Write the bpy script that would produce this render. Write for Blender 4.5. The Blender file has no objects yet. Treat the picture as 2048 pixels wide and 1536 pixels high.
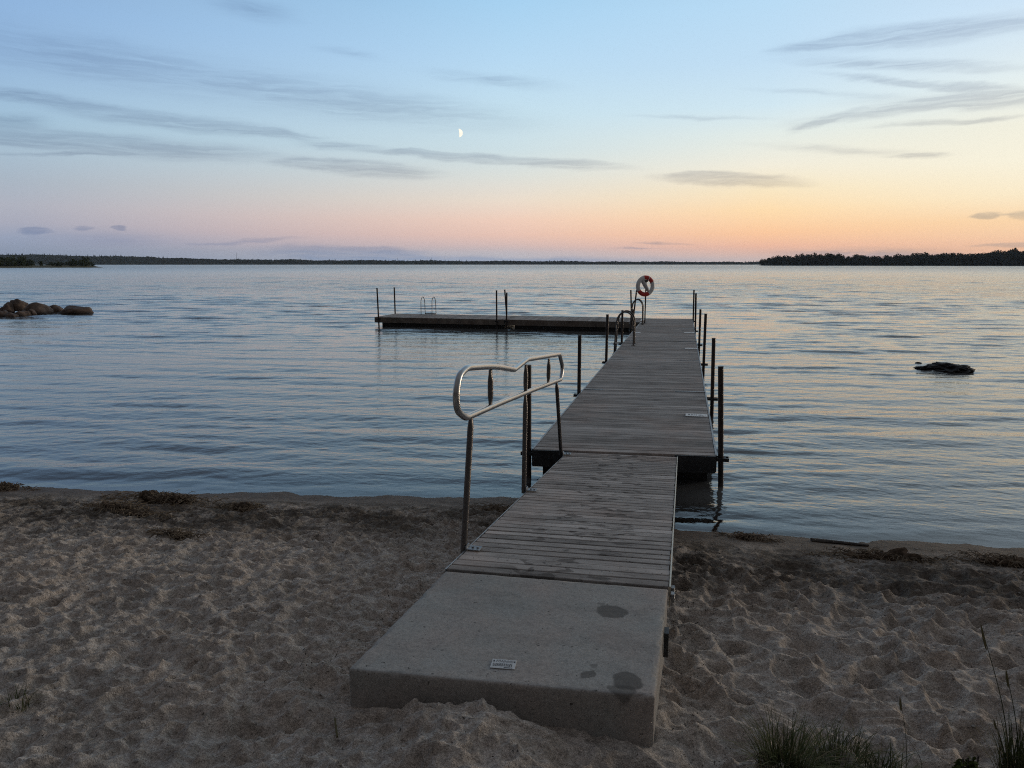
import bpy, bmesh, math, random
import numpy as np
from mathutils import Vector, Matrix, Euler, noise as mnoise
random.seed(7); RNG = np.random.default_rng(11)
sc = bpy.context.scene
COL = sc.collection
R = math.radians
HAZE = .00007

# ---------------------------------------------------------------- camera
FPX, HZ, VPX, CAMZ = 1400.0, 528.0, 1370.0, 2.44
PITCH = math.atan((768 - HZ) / FPX)
YAW = math.atan((VPX - 1024) * math.cos(PITCH) / FPX)
cF = Vector((-math.sin(YAW) * math.cos(PITCH), math.cos(YAW) * math.cos(PITCH), -math.sin(PITCH)))
cR = Vector((math.cos(YAW), math.sin(YAW), 0))
cU = cR.cross(cF)
cC = Vector((0, 0, CAMZ))
def ray(u, v): return cF + cR * ((u - 1024) / FPX) - cU * ((v - 768) / FPX)
def atz(u, v, z):
    d = ray(u, v); return cC + d * ((z - CAMZ) / d.z)
def atx(u, v, x):
    d = ray(u, v); return cC + d * (x / d.x)
def aty(u, v, y):
    d = ray(u, v); return cC + d * (y / d.y)
def azel(u, v):
    d = ray(u, v).normalized()
    return math.degrees(math.atan2(d.x, d.y)), math.degrees(math.asin(d.z))
cam = bpy.data.cameras.new('camera'); camo = bpy.data.objects.new('camera', cam); COL.objects.link(camo)
cam.sensor_width = 36; cam.lens = FPX / 2048 * 36; cam.clip_start = 0.05; cam.clip_end = 40000
m = Matrix((cR, cU, -cF)).transposed().to_4x4(); m.translation = cC; camo.matrix_world = m
sc.camera = camo

# ---------------------------------------------------------------- helpers
def lin(c):
    return tuple(((x / 255) / 12.92 if x / 255 <= .04045 else ((x / 255 + .055) / 1.055) ** 2.4) for x in c)
def tag(o, label=None, cat=None, group=None, kind=None):
    if label: o['label'] = label
    if cat: o['category'] = cat
    if group: o['group'] = group
    if kind: o['kind'] = kind
    return o
def empty(name, loc=(0, 0, 0), rz=0):
    o = bpy.data.objects.new(name, None); COL.objects.link(o); o.location = loc; o.rotation_euler = (0, 0, rz); o.empty_display_size = .1
    return o
def link(name, me, mat=None, parent=None):
    o = bpy.data.objects.new(name, me); COL.objects.link(o)
    if mat is not None and not me.materials: me.materials.append(mat)
    if parent is not None: o.parent = parent
    return o
def kids(o): return [c for c in bpy.data.objects if c.parent == o]
def copy_tree(o, parent=None):
    c = o.copy(); COL.objects.link(c)
    if parent is not None: c.parent = parent
    for ch in kids(o): copy_tree(ch, c)
    return c
class MB:
    def __init__(s): s.v = []; s.f = []; s.r = []; s.rnd = 0.5
    def add(s, vs, fs):
        b = len(s.v); s.v += [tuple(p) for p in vs]; s.f += [tuple(i + b for i in f) for f in fs]; s.r += [s.rnd] * len(fs)
    def hexa(s, p):   # 8 points: bottom 4 ccw, top 4 ccw
        s.add(p, [(3, 2, 1, 0), (4, 5, 6, 7), (0, 1, 5, 4), (1, 2, 6, 5), (2, 3, 7, 6), (3, 0, 4, 7)])
    def box(s, x0, x1, y0, y1, z0, z1):
        s.hexa([(x0, y0, z0), (x1, y0, z0), (x1, y1, z0), (x0, y1, z0), (x0, y0, z1), (x1, y0, z1), (x1, y1, z1), (x0, y1, z1)])
    def tube(s, pts, r, n=12, cap=True, r2=None):
        """swept tube; r scalar or list (or list of (a,b) half widths)"""
        pts = [Vector(p) for p in pts]; N = len(pts)
        rr = r if isinstance(r, (list, tuple)) else [r] * N
        T = [(pts[min(i + 1, N - 1)] - pts[max(i - 1, 0)]).normalized() for i in range(N)]
        up = Vector((0, 0, 1)) if abs(T[0].z) < .9 else Vector((0, 1, 0))
        a = (up - T[0] * up.dot(T[0])).normalized(); vs = []
        for i in range(N):
            a = (a - T[i] * a.dot(T[i])).normalized(); b = T[i].cross(a)
            ra, rb = rr[i] if isinstance(rr[i], (list, tuple)) else (rr[i], rr[i])
            for k in range(n):
                t = 2 * math.pi * k / n; vs.append(pts[i] + a * (ra * math.cos(t)) + b * (rb * math.sin(t)))
        fs = [(i * n + k, i * n + (k + 1) % n, (i + 1) * n + (k + 1) % n, (i + 1) * n + k) for i in range(N - 1) for k in range(n)]
        if cap: fs += [tuple(range(n))[::-1], tuple(range((N - 1) * n, N * n))]
        s.add(vs, fs)
    def build(s, name, mat=None, parent=None, smooth=False, bevel=0, attr=False):
        me = bpy.data.meshes.new(name); me.from_pydata(s.v, [], s.f); me.update()
        if attr:
            a = me.attributes.new('rnd', 'FLOAT', 'FACE'); a.data.foreach_set('value', s.r)
        if bevel:
            bm = bmesh.new(); bm.from_mesh(me)
            bmesh.ops.bevel(bm, geom=[e for e in bm.edges if len(e.link_faces) == 2 and e.calc_face_angle() > .6], offset=bevel, segments=2, affect='EDGES', profile=.5)
            bm.to_mesh(me); bm.free()
        if smooth:
            me.polygons.foreach_set('use_smooth', [True] * len(me.polygons))
            if hasattr(me, 'set_sharp_from_angle'): me.set_sharp_from_angle(angle=R(50))
        return link(name, me, mat, parent)
def spline(pts, n=8):
    pts = [Vector(p) for p in pts]; out = []
    P = [2 * pts[0] - pts[1]] + pts + [2 * pts[-1] - pts[-2]]
    for i in range(1, len(P) - 2):
        for k in range(n):
            t = k / n; a, b, c, d = P[i - 1], P[i], P[i + 1], P[i + 2]
            out.append(.5 * ((2 * b) + (c - a) * t + (2 * a - 5 * b + 4 * c - d) * t * t + (3 * b - a - 3 * c + d) * t ** 3))
    out.append(pts[-1]); return out
def fillet(pts, rad, n=6):
    """polyline with rounded corners; rad list per inner point"""
    pts = [Vector(p) for p in pts]; out = [pts[0]]
    for i in range(1, len(pts) - 1):
        r_ = rad[i - 1]; p = pts[i]; a = (pts[i - 1] - p); b = (pts[i + 1] - p)
        l = min(r_, a.length * .49, b.length * .49); A = p + a.normalized() * l; B = p + b.normalized() * l
        for k in range(n + 1):
            t = k / n; out.append(A * (1 - t) ** 2 + p * 2 * t * (1 - t) + B * t * t)
    out.append(pts[-1]); return out

# ---------------------------------------------------------------- materials
class NT:
    def __init__(s, t): s.t = t; s.n = t.nodes; s.l = t.links
    def new(s, typ, **k):
        n = s.n.new(typ)
        for a, b in k.items():
            if a.startswith('_'): setattr(n, a[1:], b)
        for a, b in k.items():
            if not a.startswith('_'):
                a2 = int(a[1:]) if a[0] == 'i' and a[1:].isdigit() else a
                s.set(n.inputs[a2], b)
        return n
    def set(s, sock, b):
        if isinstance(b, bpy.types.NodeSocket): s.l.new(b, sock)
        elif isinstance(b, bpy.types.Node): s.l.new(b.outputs[0], sock)
        else: sock.default_value = b
    def math(s, op, a, b=0.0, c=0.0, clamp=False):
        n = s.n.new('ShaderNodeMath'); n.operation = op; n.use_clamp = clamp
        s.set(n.inputs[0], a); s.set(n.inputs[1], b); s.set(n.inputs[2], c); return n.outputs[0]
    def vmath(s, op, a, b=None):
        n = s.n.new('ShaderNodeVectorMath'); n.operation = op; s.set(n.inputs[0], a)
        if b is not None: s.set(n.inputs[1], b)
        return n.outputs['Value'] if op in ('DOT_PRODUCT', 'LENGTH') else n.outputs[0]
    def noise(s, vec, scale, detail=3, rough=.55, dist=0.0):
        n = s.new('ShaderNodeTexNoise'); s.set(n.inputs['Vector'], vec); n.inputs['Scale'].default_value = scale
        n.inputs['Detail'].default_value = detail; n.inputs['Roughness'].default_value = rough; n.inputs['Distortion'].default_value = dist
        return n.outputs[0]
    def ramp(s, fac, stops, interp='LINEAR'):
        n = s.n.new('ShaderNodeValToRGB'); s.set(n.inputs[0], fac); e = n.color_ramp.elements; n.color_ramp.interpolation = interp
        while len(e) < len(stops): e.new(.5)
        for el, (p, c) in zip(e, stops): el.position = p; el.color = (c, c, c, 1) if isinstance(c, (int, float)) else (*c, 1)
        return n.outputs[0]
    def mix(s, f, a, b, blend='MIX'):
        n = s.n.new('ShaderNodeMix'); n.data_type = 'RGBA'; n.blend_type = blend
        s.set(n.inputs['Factor'], f)
        for q, x in (('A', a), ('B', b)):
            so = [i for i in n.inputs if i.name == q and i.type == 'RGBA'][0]
            s.set(so, (*x, 1) if isinstance(x, tuple) and len(x) == 3 else x)
        return [o for o in n.outputs if o.type == 'RGBA'][0]
    def scalev(s, vec, x, y, z):
        return s.vmath('MULTIPLY', vec, (x, y, z))
    def maprange(s, v, a, b, c=0.0, d=1.0, smooth=False):
        n = s.n.new('ShaderNodeMapRange'); n.interpolation_type = 'SMOOTHSTEP' if smooth else 'LINEAR'
        s.set(n.inputs[0], v)
        for i, x in enumerate((a, b, c, d)): s.set(n.inputs[i + 1], x)
        return n.outputs[0]
def material(name):
    m = bpy.data.materials.new(name); m.use_nodes = True; t = NT(m.node_tree); t.n.clear()
    out = t.new('ShaderNodeOutputMaterial'); b = t.new('ShaderNodeBsdfPrincipled'); t.l.new(b.outputs[0], out.inputs[0])
    t.out = out; t.b = b; t.obj = t.new('ShaderNodeTexCoord').outputs['Object']; t.pos = t.new('ShaderNodeNewGeometry').outputs['Position']
    return m, t
def bump(t, h, strength=.3, dist=.01):
    n = t.new('ShaderNodeBump'); n.inputs['Strength'].default_value = strength; n.inputs['Distance'].default_value = dist
    t.set(n.inputs['Height'], h); return n.outputs[0]
def simple(name, c, rough=.6, metal=0.0, var=.25, scale=8, bs=0.0, c2=None, spec=.5):
    m, t = material(name)
    nz = t.noise(t.obj, scale, 5)
    c2 = c2 or tuple(x * (1 - var) for x in c)
    t.set(t.b.inputs['Base Color'], t.mix(t.maprange(nz, .35, .65), c2, tuple(min(1, x * (1 + var * .6)) for x in c)))
    t.b.inputs['Roughness'].default_value = rough; t.b.inputs['Metallic'].default_value = metal
    t.b.inputs['Specular IOR Level'].default_value = spec
    if bs: t.set(t.b.inputs['Normal'], bump(t, nz, bs, .01))
    return m

MAT = {}
MAT['pile'] = simple('rusty_steel', (.05, .036, .03), .55, .35, .5, 9, .15, c2=(.022, .018, .018))
MAT['stainless'] = simple('brushed_stainless', (.40, .39, .38), .28, 1.0, .12, 30)
MAT['dark_tube'] = simple('ladder_steel', (.13, .12, .115), .45, .85, .1, 6)
MAT['galv'] = simple('galvanised_steel', (.3, .31, .32), .5, .7, .35, 14, .05)
MAT['frame'] = simple('dark_frame_steel', (.045, .048, .052), .5, .4, .4, 6, .05)
MAT['float'] = simple('black_float_plastic', (.012, .012, .012), .55, 0, .3, 5)
MAT['white_plastic'] = simple('white_plastic', (.72, .71, .69), .5, 0, .1, 10)
MAT['ink'] = simple('black_ink', (.03, .03, .035), .6)
MAT['red'] = simple('red_vinyl', (.62, .045, .032), .55, 0, .25, 10)
MAT['bag'] = simple('pale_bag_cloth', (.55, .52, .5), .8, 0, .2, 20, .2)
MAT['cream'] = simple('galvanised_edge', (.42, .39, .33), .4, .5, .25, 20)
MAT['weed'] = simple('dry_lake_weed', (.15, .112, .082), .95, 0, .6, 22, .5, spec=.1)
MAT['weed2'] = simple('weed_strands', (.2, .155, .11), .95, 0, .6, 22, .2, spec=.1)
MAT['twig'] = simple('twig_wood', (.05, .04, .032), .9, 0, .5, 30)
MAT['bark'] = simple('tree_bark', (.05, .04, .033), .9, 0, .4, 4, .3)
def leafmat(name, a, b, sc_):
    m, t = material(name)
    t.set(t.b.inputs['Base Color'], t.mix(t.maprange(t.noise(t.pos, sc_, 4), .35, .65), a, b))
    t.b.inputs['Roughness'].default_value = .75; t.b.inputs['Specular IOR Level'].default_value = .03
    return m
MAT['leaf'] = leafmat('dark_foliage', (.03, .036, .02), (.08, .085, .045), .12)
MAT['leaf_far'] = leafmat('far_foliage', (.016, .022, .015), (.04, .047, .03), .03)
MAT['bushleaf'] = leafmat('green_foliage', (.035, .05, .02), (.09, .105, .042), .2)
MAT['grass'] = leafmat('grass_blade', (.04, .052, .022), (.13, .14, .065), 9)
MAT['dryleaf'] = leafmat('stem_green', (.03, .04, .018), (.07, .075, .04), 9)
MAT['dryblade'] = leafmat('dry_grass_blade', (.12, .1, .055), (.24, .2, .12), 9)
MAT['reeds'] = leafmat('shore_reeds', (.1, .085, .045), (.16, .14, .075), .1)
MAT['moss'] = leafmat('mossy_leaf', (.03, .045, .012), (.09, .1, .03), 30)

def wood(name, a, b, stain=False):
    m, t = material(name)
    rn = t.new('ShaderNodeAttribute', _attribute_name='rnd').outputs['Fac']
    off = t.new('ShaderNodeCombineXYZ'); t.set(off.inputs[2], t.math('MULTIPLY', rn, 37.0))
    p = t.vmath('ADD', t.pos, off.outputs[0])
    fib = t.noise(t.scalev(p, 1.6, 70, 1), 3.0, 6, .7)
    blot = t.noise(t.scalev(p, 1, 2.2, 1), 2.2, 4, .6)
    c = t.mix(t.maprange(fib, .3, .7), a, b)
    c = t.mix(1.0, c, t.ramp(rn, [(0, .74), (.5, .98), (1, 1.24)]), 'MULTIPLY')
    c = t.mix(1.0, c, t.ramp(blot, [(.3, .58), (.5, 1.0), (.72, 1.3)]), 'MULTIPLY')
    warm = t.noise(t.pos, 1.3, 2)
    c = t.mix(t.maprange(warm, .5, .7, 0, .5), c, t.mix(1.0, c, (1.12, .93, .84), 'MULTIPLY'))
    if stain:
        # wet footmarks and smudges trodden along the middle of the walkway
        sx = t.new('ShaderNodeSeparateXYZ'); t.set(sx.inputs[0], t.pos)
        mid = t.maprange(t.math('ABSOLUTE', t.math('ADD', sx.outputs[0], .56)), .2, .55, 1, 0, True)
        st = t.maprange(t.noise(t.scalev(t.pos, 1, 1.5, 1), 7.5, 2, .5, .3), .565, .62, 0, 1, True)
        c = t.mix(t.math('MULTIPLY', t.math('MULTIPLY', st, mid), .6), c, (.045, .038, .034))
        sp = t.maprange(t.noise(t.pos, 60, 1), .7, .74, 0, .8)
        c = t.mix(sp, c, (.03, .026, .022))
    t.set(t.b.inputs['Base Color'], c); t.b.inputs['Roughness'].default_value = .85
    t.b.inputs['Specular IOR Level'].default_value = .12
    t.set(t.b.inputs['Normal'], bump(t, fib, .35, .006))
    return m
MAT['deck'] = wood('weathered_deck', (.24, .224, .208), (.44, .413, .386))
MAT['ramp'] = wood('weathered_ramp', (.22, .204, .19), (.47, .438, .408), True)
MAT['fascia'] = wood('fascia_board', (.13, .11, .095), (.24, .21, .18))

# ---------------------------------------------------------------- sky (world)
W = bpy.data.worlds.new('World'); sc.world = W; W.use_nodes = True
t = NT(W.node_tree); t.n.clear()
SUNAZ = 46.0
gen = t.new('ShaderNodeTexCoord').outputs['Generated']
sep = t.new('ShaderNodeSeparateXYZ'); t.set(sep.inputs[0], t.vmath('NORMALIZE', gen))
DEG = 180 / math.pi
el = t.math('MULTIPLY', t.math('ARCSINE', sep.outputs[2]), DEG)
az = t.math('MULTIPLY', t.math('ARCTAN2', sep.outputs[0], sep.outputs[1]), DEG)
elc = t.math('MAXIMUM', el, 0.0)
rp = t.math('SQRT', t.math('DIVIDE', elc, 90.0))
def skyramp(u, rows, high):
    st = []
    for v, c in rows: st.append((math.sqrt(max(0, azel(u, v)[1]) / 90), lin(c)))
    for e, c in high: st.append((math.sqrt(e / 90), lin(c)))
    st.sort(key=lambda q: q[0]); return t.ramp(rp, st)
rL = skyramp(30, [(0, (137, 172, 211)), (110, (145, 178, 212)), (240, (157, 186, 207)), (310, (163, 183, 199)), (360, (165, 177, 190)), (410, (171, 174, 186)), (445, (166, 168, 183)), (475, (151, 161, 183)), (510, (139, 152, 174))],
              [(28, (112, 135, 165)), (45, (110, 120, 136)), (90, (116, 119, 125))])
rC = skyramp(1024, [(0, (160, 201, 231)), (120, (176, 209, 233)), (230, (191, 216, 228)), (300, (199, 216, 221)), (350, (213, 217, 212)), (400, (229, 215, 199)), (440, (236, 203, 184)), (470, (231, 194, 178)), (490, (217, 190, 184)), (505, (196, 188, 193)), (522, (180, 184, 196))],
              [(28, (126, 152, 180)), (45, (122, 131, 143)), (90, (116, 119, 125))])
rM = skyramp(1530, [(0, (178, 211, 235)), (120, (187, 214, 234)), (210, (202, 223, 233)), (265, (219, 228, 224)), (330, (235, 230, 213)), (380, (243, 225, 190)), (420, (250, 217, 171)), (465, (251, 200, 157)), (492, (243, 190, 163)), (518, (205, 186, 182))],
              [(28, (138, 162, 184)), (45, (122, 131, 143)), (90, (116, 119, 125))])
rR = skyramp(2018, [(0, (197, 219, 237)), (100, (210, 225, 233)), (160, (221, 231, 231)), (250, (234, 232, 216)), (320, (241, 235, 214)), (390, (246, 229, 196)), (440, (249, 212, 168)), (485, (248, 201, 166)), (500, (244, 194, 160)), (518, (222, 184, 172))],
              [(28, (150, 168, 182)), (45, (126, 133, 143)), (90, (116, 119, 125))])
back = t.ramp(rp, [(0, lin((46, 44, 44))), (.3, lin((58, 56, 56))), (.5, lin((82, 80, 82))), (.7, lin((100, 100, 104))), (1, lin((116, 119, 125)))])
aR, aM, aC, aL = azel(2018, 400)[0], azel(1530, 400)[0], azel(1024, 400)[0], azel(30, 400)[0]
c = t.mix(t.maprange(az, aL, aC), rL, rC)
c = t.mix(t.maprange(az, aC, aM), c, rM)
c = t.mix(t.maprange(az, aM, aR), c, rR)
c = t.mix(t.maprange(az, 45, 120, 0, 1, True), c, back)
c = t.mix(t.maprange(az, aL - 5, aL - 75, 0, 1, True), c, back)
# cloud streaks: (u, v, half length, half thickness, slope deg, strength)
ST = [(40, 190, 220, 12, 7, 1.0), (350, 245, 300, 15, 6.5, 1.15), (10, 238, 110, 12, 3, .8), (250, 292, 420, 19, 4.5, 1.1), (60, 280, 200, 12, 4, .5), (670, 292, 100, 8, 4, .75), (560, 268, 120, 7, 5, .7),
      (740, 338, 180, 14, 4, 1.15), (660, 330, 120, 8, 2, .6), (1010, 321, 290, 9, 4, 1.25), (860, 308, 120, 6, 3, .7), (480, 172, 760, 46, 9, .55), (800, 215, 360, 26, 7, .35), (500, 15, 130, 24, 10, .6), (700, 105, 90, 11, 8, .55), (150, 120, 300, 40, 8, .3),
      (985, 160, 170, 12, 6, .7), (1850, 67, 340, 20, -6.5, 1.15), (1640, 90, 120, 9, -8, .8), (1800, 131, 300, 12, 2, .85), (1935, 174, 200, 9, 3, 1.0), (1740, 160, 150, 7, 6, .6), (1750, 226, 240, 11, -8, .8), (1640, 245, 90, 7, -18, .7), (1990, 205, 120, 12, -4, .8),
      (1900, 242, 200, 6, -4, 1.0), (1460, 360, 175, 11, 2, 1.5), (1400, 347, 80, 4, 0, .7), (1830, 314, 65, 5, 0, .9), (1680, 300, 240, 9, 3, .6), (1400, 235, 190, 5, 1.5, .6), (1850, 200, 240, 14, -2, .5),
      (1975, 431, 48, 5, -2, 1.7), (2060, 432, 40, 7, 6, 1.7), (2030, 490, 95, 5, -2, 1.5), (1720, 507, 230, 9, 0, 1.0), (1330, 487, 80, 2.6, 1, 1.1), (1270, 498, 60, 2.4, 1, .8),
      (700, 508, 200, 13, 1, 1.25), (740, 498, 70, 6, 0, .8), (75, 463, 34, 6, 2, 1.3), (237, 456, 18, 5, -4, 1.5), (165, 457, 18, 4, 0, .9), (530, 482, 90, 5, -3, .8), (430, 489, 60, 3, 0, .6),
      (1050, 520, 420, 7, 0, .8), (1940, 205, 170, 15, -3, .6), (1620, 185, 170, 7, 3, .5), (120, 310, 220, 4, -1, .8), (230, 480, 240, 22, 3, .4)]
p2 = t.new('ShaderNodeCombineXYZ'); t.set(p2.inputs[0], az); t.set(p2.inputs[1], el)
wn = t.new('ShaderNodeTexNoise'); t.set(wn.inputs['Vector'], t.scalev(p2.outputs[0], .22, .9, 1)); wn.inputs['Scale'].default_value = 1; wn.inputs['Detail'].default_value = 5; wn.inputs['Roughness'].default_value = .6
warp = t.scalev(t.vmath('SUBTRACT', wn.outputs['Color'], (.5, .5, .5)), 3.0, .85, 0)
pw = t.vmath('ADD', p2.outputs[0], warp)
fibre = t.noise(t.scalev(pw, .2, 3.4, 1), 1.0, 5, .58, .6)
acc = 0.0
for u, v, hl, ht, sl, stg in ST:
    a0, e0 = azel(u, v); da = math.cos(R(sl)) * hl; dv = math.sin(R(sl)) * hl
    a1, e1 = azel(u + da, v + dv); a2, e2 = azel(u - da, v - dv)
    L = math.hypot(a1 - a2, e1 - e2) / 2; ang = math.atan2(e1 - e2, a1 - a2)
    th = abs(azel(u, v + ht)[1] - azel(u, v - ht)[1]) / 2
    mp = t.n.new('ShaderNodeMapping'); mp.vector_type = 'TEXTURE'; t.set(mp.inputs[0], pw)
    mp.inputs['Location'].default_value = (a0, e0, 0); mp.inputs['Rotation'].default_value = (0, 0, ang); mp.inputs['Scale'].default_value = (L * 1.15, th * 1.65, 1)
    g = t.new('ShaderNodeTexGradient', _gradient_type='SPHERICAL'); t.set(g.inputs[0], mp.outputs[0])
    acc = t.math('MULTIPLY_ADD', g.outputs['Fac'], stg, acc)
# thin high veil above and around
veil = t.math('MULTIPLY', t.maprange(t.noise(t.scalev(pw, .05, .3, 1), 1.0, 4, .6), .5, .8), .5)
acc = t.math('ADD', acc, t.math('MULTIPLY', veil, t.maprange(el, 12, 22)))
cm = t.math('MULTIPLY', t.maprange(acc, .03, .8, 0, 1, True), t.maprange(fibre, .28, .6, .3, 1.0), clamp=True)
cloudc = t.mix(1.0, c, t.mix(t.maprange(el, .3, 5), (.66, .78, .94), (.60, .61, .67)), 'MULTIPLY')
c = t.mix(t.math('MULTIPLY', cm, t.maprange(el, 2, 7, 1.0, .7)), c, cloudc)
bg = t.new('ShaderNodeBackground'); t.set(bg.inputs[0], c); bg.inputs[1].default_value = 1.0
t.l.new(bg.outputs[0], t.new('ShaderNodeOutputWorld').inputs[0])
W.cycles.sampling_method = 'MANUAL'; W.cycles.sample_map_resolution = 512
sun = bpy.data.lights.new('sun', 'SUN'); suno = bpy.data.objects.new('sun', sun); COL.objects.link(suno)
sun.energy = .7; sun.angle = R(16); sun.color = (1, .82, .64)
sd = Vector((math.sin(R(SUNAZ)) * math.cos(R(6)), math.cos(R(SUNAZ)) * math.cos(R(6)), math.sin(R(6))))
suno.rotation_euler = sd.to_track_quat('Z', 'Y').to_euler(); suno.location = (30, 40, 30)

# ---------------------------------------------------------------- terrain functions
SX = np.array([-80, -15, -7.3, -5, -2.85, -1.6, -.9, 0, 1.53, 3, 8, 60.]); SY = np.array([-6, 4.7, 5.92, 6.28, 6.67, 6.88, 6.7, 6.4, 6.49, 6.69, 7.4, 14.])
DX = np.array([-400, -60, -20, -5, 0, .6, 2, 4.1, 6, 8, 20, 60, 300.]); DZ = np.array([-9, -4.5, -3, -.7, 0, .075, .30, .655, .74, .8, 1.3, 2.5, 6.])
def shore_d(x, y): return np.interp(x, SX, SY) - y
def base_z(x, y): return np.interp(shore_d(x, y), DX, DZ)
def sstep(a, b, x):
    t_ = np.clip((x - a) / (b - a), 0, 1); return t_ * t_ * (3 - 2 * t_)
def vnoise(x, y, s, seed):
    r = np.random.default_rng(seed); G = r.random((256, 256)); X = x / s; Y = y / s
    i = np.floor(X).astype(int); j = np.floor(Y).astype(int); fx = X - i; fy = Y - j
    fx = fx * fx * fx * (fx * (fx * 6 - 15) + 10); fy = fy * fy * fy * (fy * (fy * 6 - 15) + 10)
    g = lambda a, b: G[a % 256, b % 256]
    return ((g(i, j) * (1 - fx) + g(i + 1, j) * fx) * (1 - fy) + (g(i, j + 1) * (1 - fx) + g(i + 1, j + 1) * fx) * fy) * 2 - 1
# gangway / slab levels
FRONT_L, FRONT_R = atz(697, 1338, .84), atz(1310, 1394, .84)
BACK_L, BACK_R = atz(891, 1142, .766), atz(1336, 1178, .766)
RT_L, RT_R = atz(1137, 904, .345), atz(1353, 913, .345)
def walk_z(y): return np.interp(y, [2.35, 3.48, 7.7], [.84, .766, .345])

def grid_axis(segs):
    out = []
    for a, b, s in segs:
        n = max(1, int(round((b - a) / s))); out += list(np.linspace(a, b, n, endpoint=False))
    return np.array(out + [segs[-1][1]])
gx = grid_axis([(-400, -80, 40), (-80, -20, 6), (-20, -9, .5), (-9, -6, .022), (-6, -2.2, .0125), (-2.2, 1.6, .0095), (1.6, 3.4, .012), (3.4, 5, .03), (5, 12, .4), (12, 40, 4), (40, 400, 40)])
gy = grid_axis([(-300, -30, 30), (-30, -4, 2), (-4, 1.2, .2), (1.2, 1.7, .03), (1.7, 3.2, .0085), (3.2, 5.2, .011), (5.2, 7.3, .014), (7.3, 9, .1), (9, 20, .6), (20, 60, 4), (60, 400, 40)])
X, Y = np.meshgrid(gx, gy); D = shore_d(X, Y)
Z = base_z(X, Y)
amp = sstep(.25, .95, D) * sstep(14, 8, D)
side = sstep(-1.0, .3, X)                       # the trodden mounds lie on the ramp's open side
# fine/medium roughness
f1 = vnoise(X, Y, .11, 1) * .5 + vnoise(X * 1.1 + 3, Y, .055, 2) * .33 + vnoise(X, Y, .028, 3) * .36
sab = lambda n, e: np.sqrt(n * n + e)
rid = 1 - sab(vnoise(X + .13 * vnoise(X, Y, .2, 9), Y * 1.25, .30, 4), .05)
rid2 = 1 - sab(vnoise(X + .05 * vnoise(X, Y, .1, 8), Y * 1.2, .155, 5), .004)
rid3 = 1 - sab(vnoise(X + .03 * vnoise(X, Y, .06, 18), Y * 1.3, .075, 15), .003)
Z += amp * (.021 * f1 * (1.15 - .68 * side) + (rid ** 2 - .4) * (.024 + .022 * side) + (rid2 ** 2 - .4) * (.027 + .002 * side) + (rid3 ** 2 - .4) * (.021 - .011 * side) + (.006 - .003 * side) * vnoise(X, Y, .02, 16) + .03 * vnoise(X, Y, .9, 6) + .014 * vnoise(X, Y, .4, 7))
# foot pits
Z += (1 - amp) * sstep(-1.2, -.1, D) * sstep(1.6, .5, D) * (.010 * vnoise(X, Y, .7, 26) + .006 * vnoise(X, Y, .23, 27) + .0025 * vnoise(X, Y, .06, 28))
rp_ = random.Random(5)
def stamp(cx, cy, rad, fn):
    i0, i1 = np.searchsorted(gx, [cx - rad, cx + rad]); j0, j1 = np.searchsorted(gy, [cy - rad, cy + rad])
    if i1 - i0 < 3 or j1 - j0 < 3: return
    Z[j0:j1, i0:i1] += fn(X[j0:j1, i0:i1] - cx, Y[j0:j1, i0:i1] - cy)
for k in range(3600):
    cx, cy = rp_.uniform(-8.5, 4), rp_.uniform(1.3, 6.6); d = float(shore_d(np.array(cx), np.array(cy)))
    if d < .75 or (-1.3 < cx < .02 and cy > 2.3): continue
    right = cx > -.3
    if not right and rp_.random() < .35: continue
    a = rp_.uniform(.06, .14) if right else rp_.uniform(.035, .1); b = a * rp_.uniform(.45, .8); th = rp_.uniform(0, math.pi)
    dep = rp_.uniform(.014, .036) * (1.0 if right else .62) * min(1, (d - .5) / .8)
    def fn(x, y, a=a, b=b, th=th, dep=dep):
        u = (x * math.cos(th) + y * math.sin(th)) / a; v = (-x * math.sin(th) + y * math.cos(th)) / b; q = u * u + v * v
        return dep * (-np.exp(-q ** 1.5 * .8) + .5 * np.exp(-(np.sqrt(q) - 1.42) ** 2 * 11))
    stamp(cx, cy, a * 3, fn)
# shoe-tread ridges
for u, v, ln, wd, ang, n in [(1570, 1411, .2, .075, 2, 4), (1648, 1414, .19, .08, -38, 4), (1743, 1384, .2, .07, -15, 4), (1772, 1420, .17, .06, 8, 3), (1606, 1346, .18, .07, -50, 4), (1683, 1292, .22, .07, -48, 4), (1597, 1250, .16, .07, -40, 4), (1560, 1180, .16, .07, -50, 4), (1840, 1250, .2, .07, -20, 4), (1420, 1230, .2, .06, -40, 3), (1880, 1330, .18, .07, 25, 3)]:
    p = atz(u, v, .5 if v < 1300 else .6)
    i0, i1 = np.searchsorted(gx, [p.x - .3, p.x + .3]); j0, j1 = np.searchsorted(gy, [p.y - .3, p.y + .3])
    x, y, zl = X[j0:j1, i0:i1] - p.x, Y[j0:j1, i0:i1] - p.y, Z[j0:j1, i0:i1]
    s_ = x * math.cos(R(ang)) + y * math.sin(R(ang)); r_ = -x * math.sin(R(ang)) + y * math.cos(R(ang)) + .5 * s_ * s_
    mk = np.exp(-(s_ / ln * 1.9) ** 4 - (r_ / wd) ** 4)
    A_ = np.stack([x.ravel(), y.ravel(), np.ones(x.size)], 1); wv = mk.ravel() + 1e-6; cf = np.linalg.lstsq(A_ * wv[:, None], zl.ravel() * wv, rcond=None)[0]
    flat = cf[0] * x + cf[1] * y + cf[2]
    Z[j0:j1, i0:i1] = zl * (1 - mk) + mk * (flat + .010 * np.cos(r_ / wd * math.pi * n) - .004)
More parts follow.
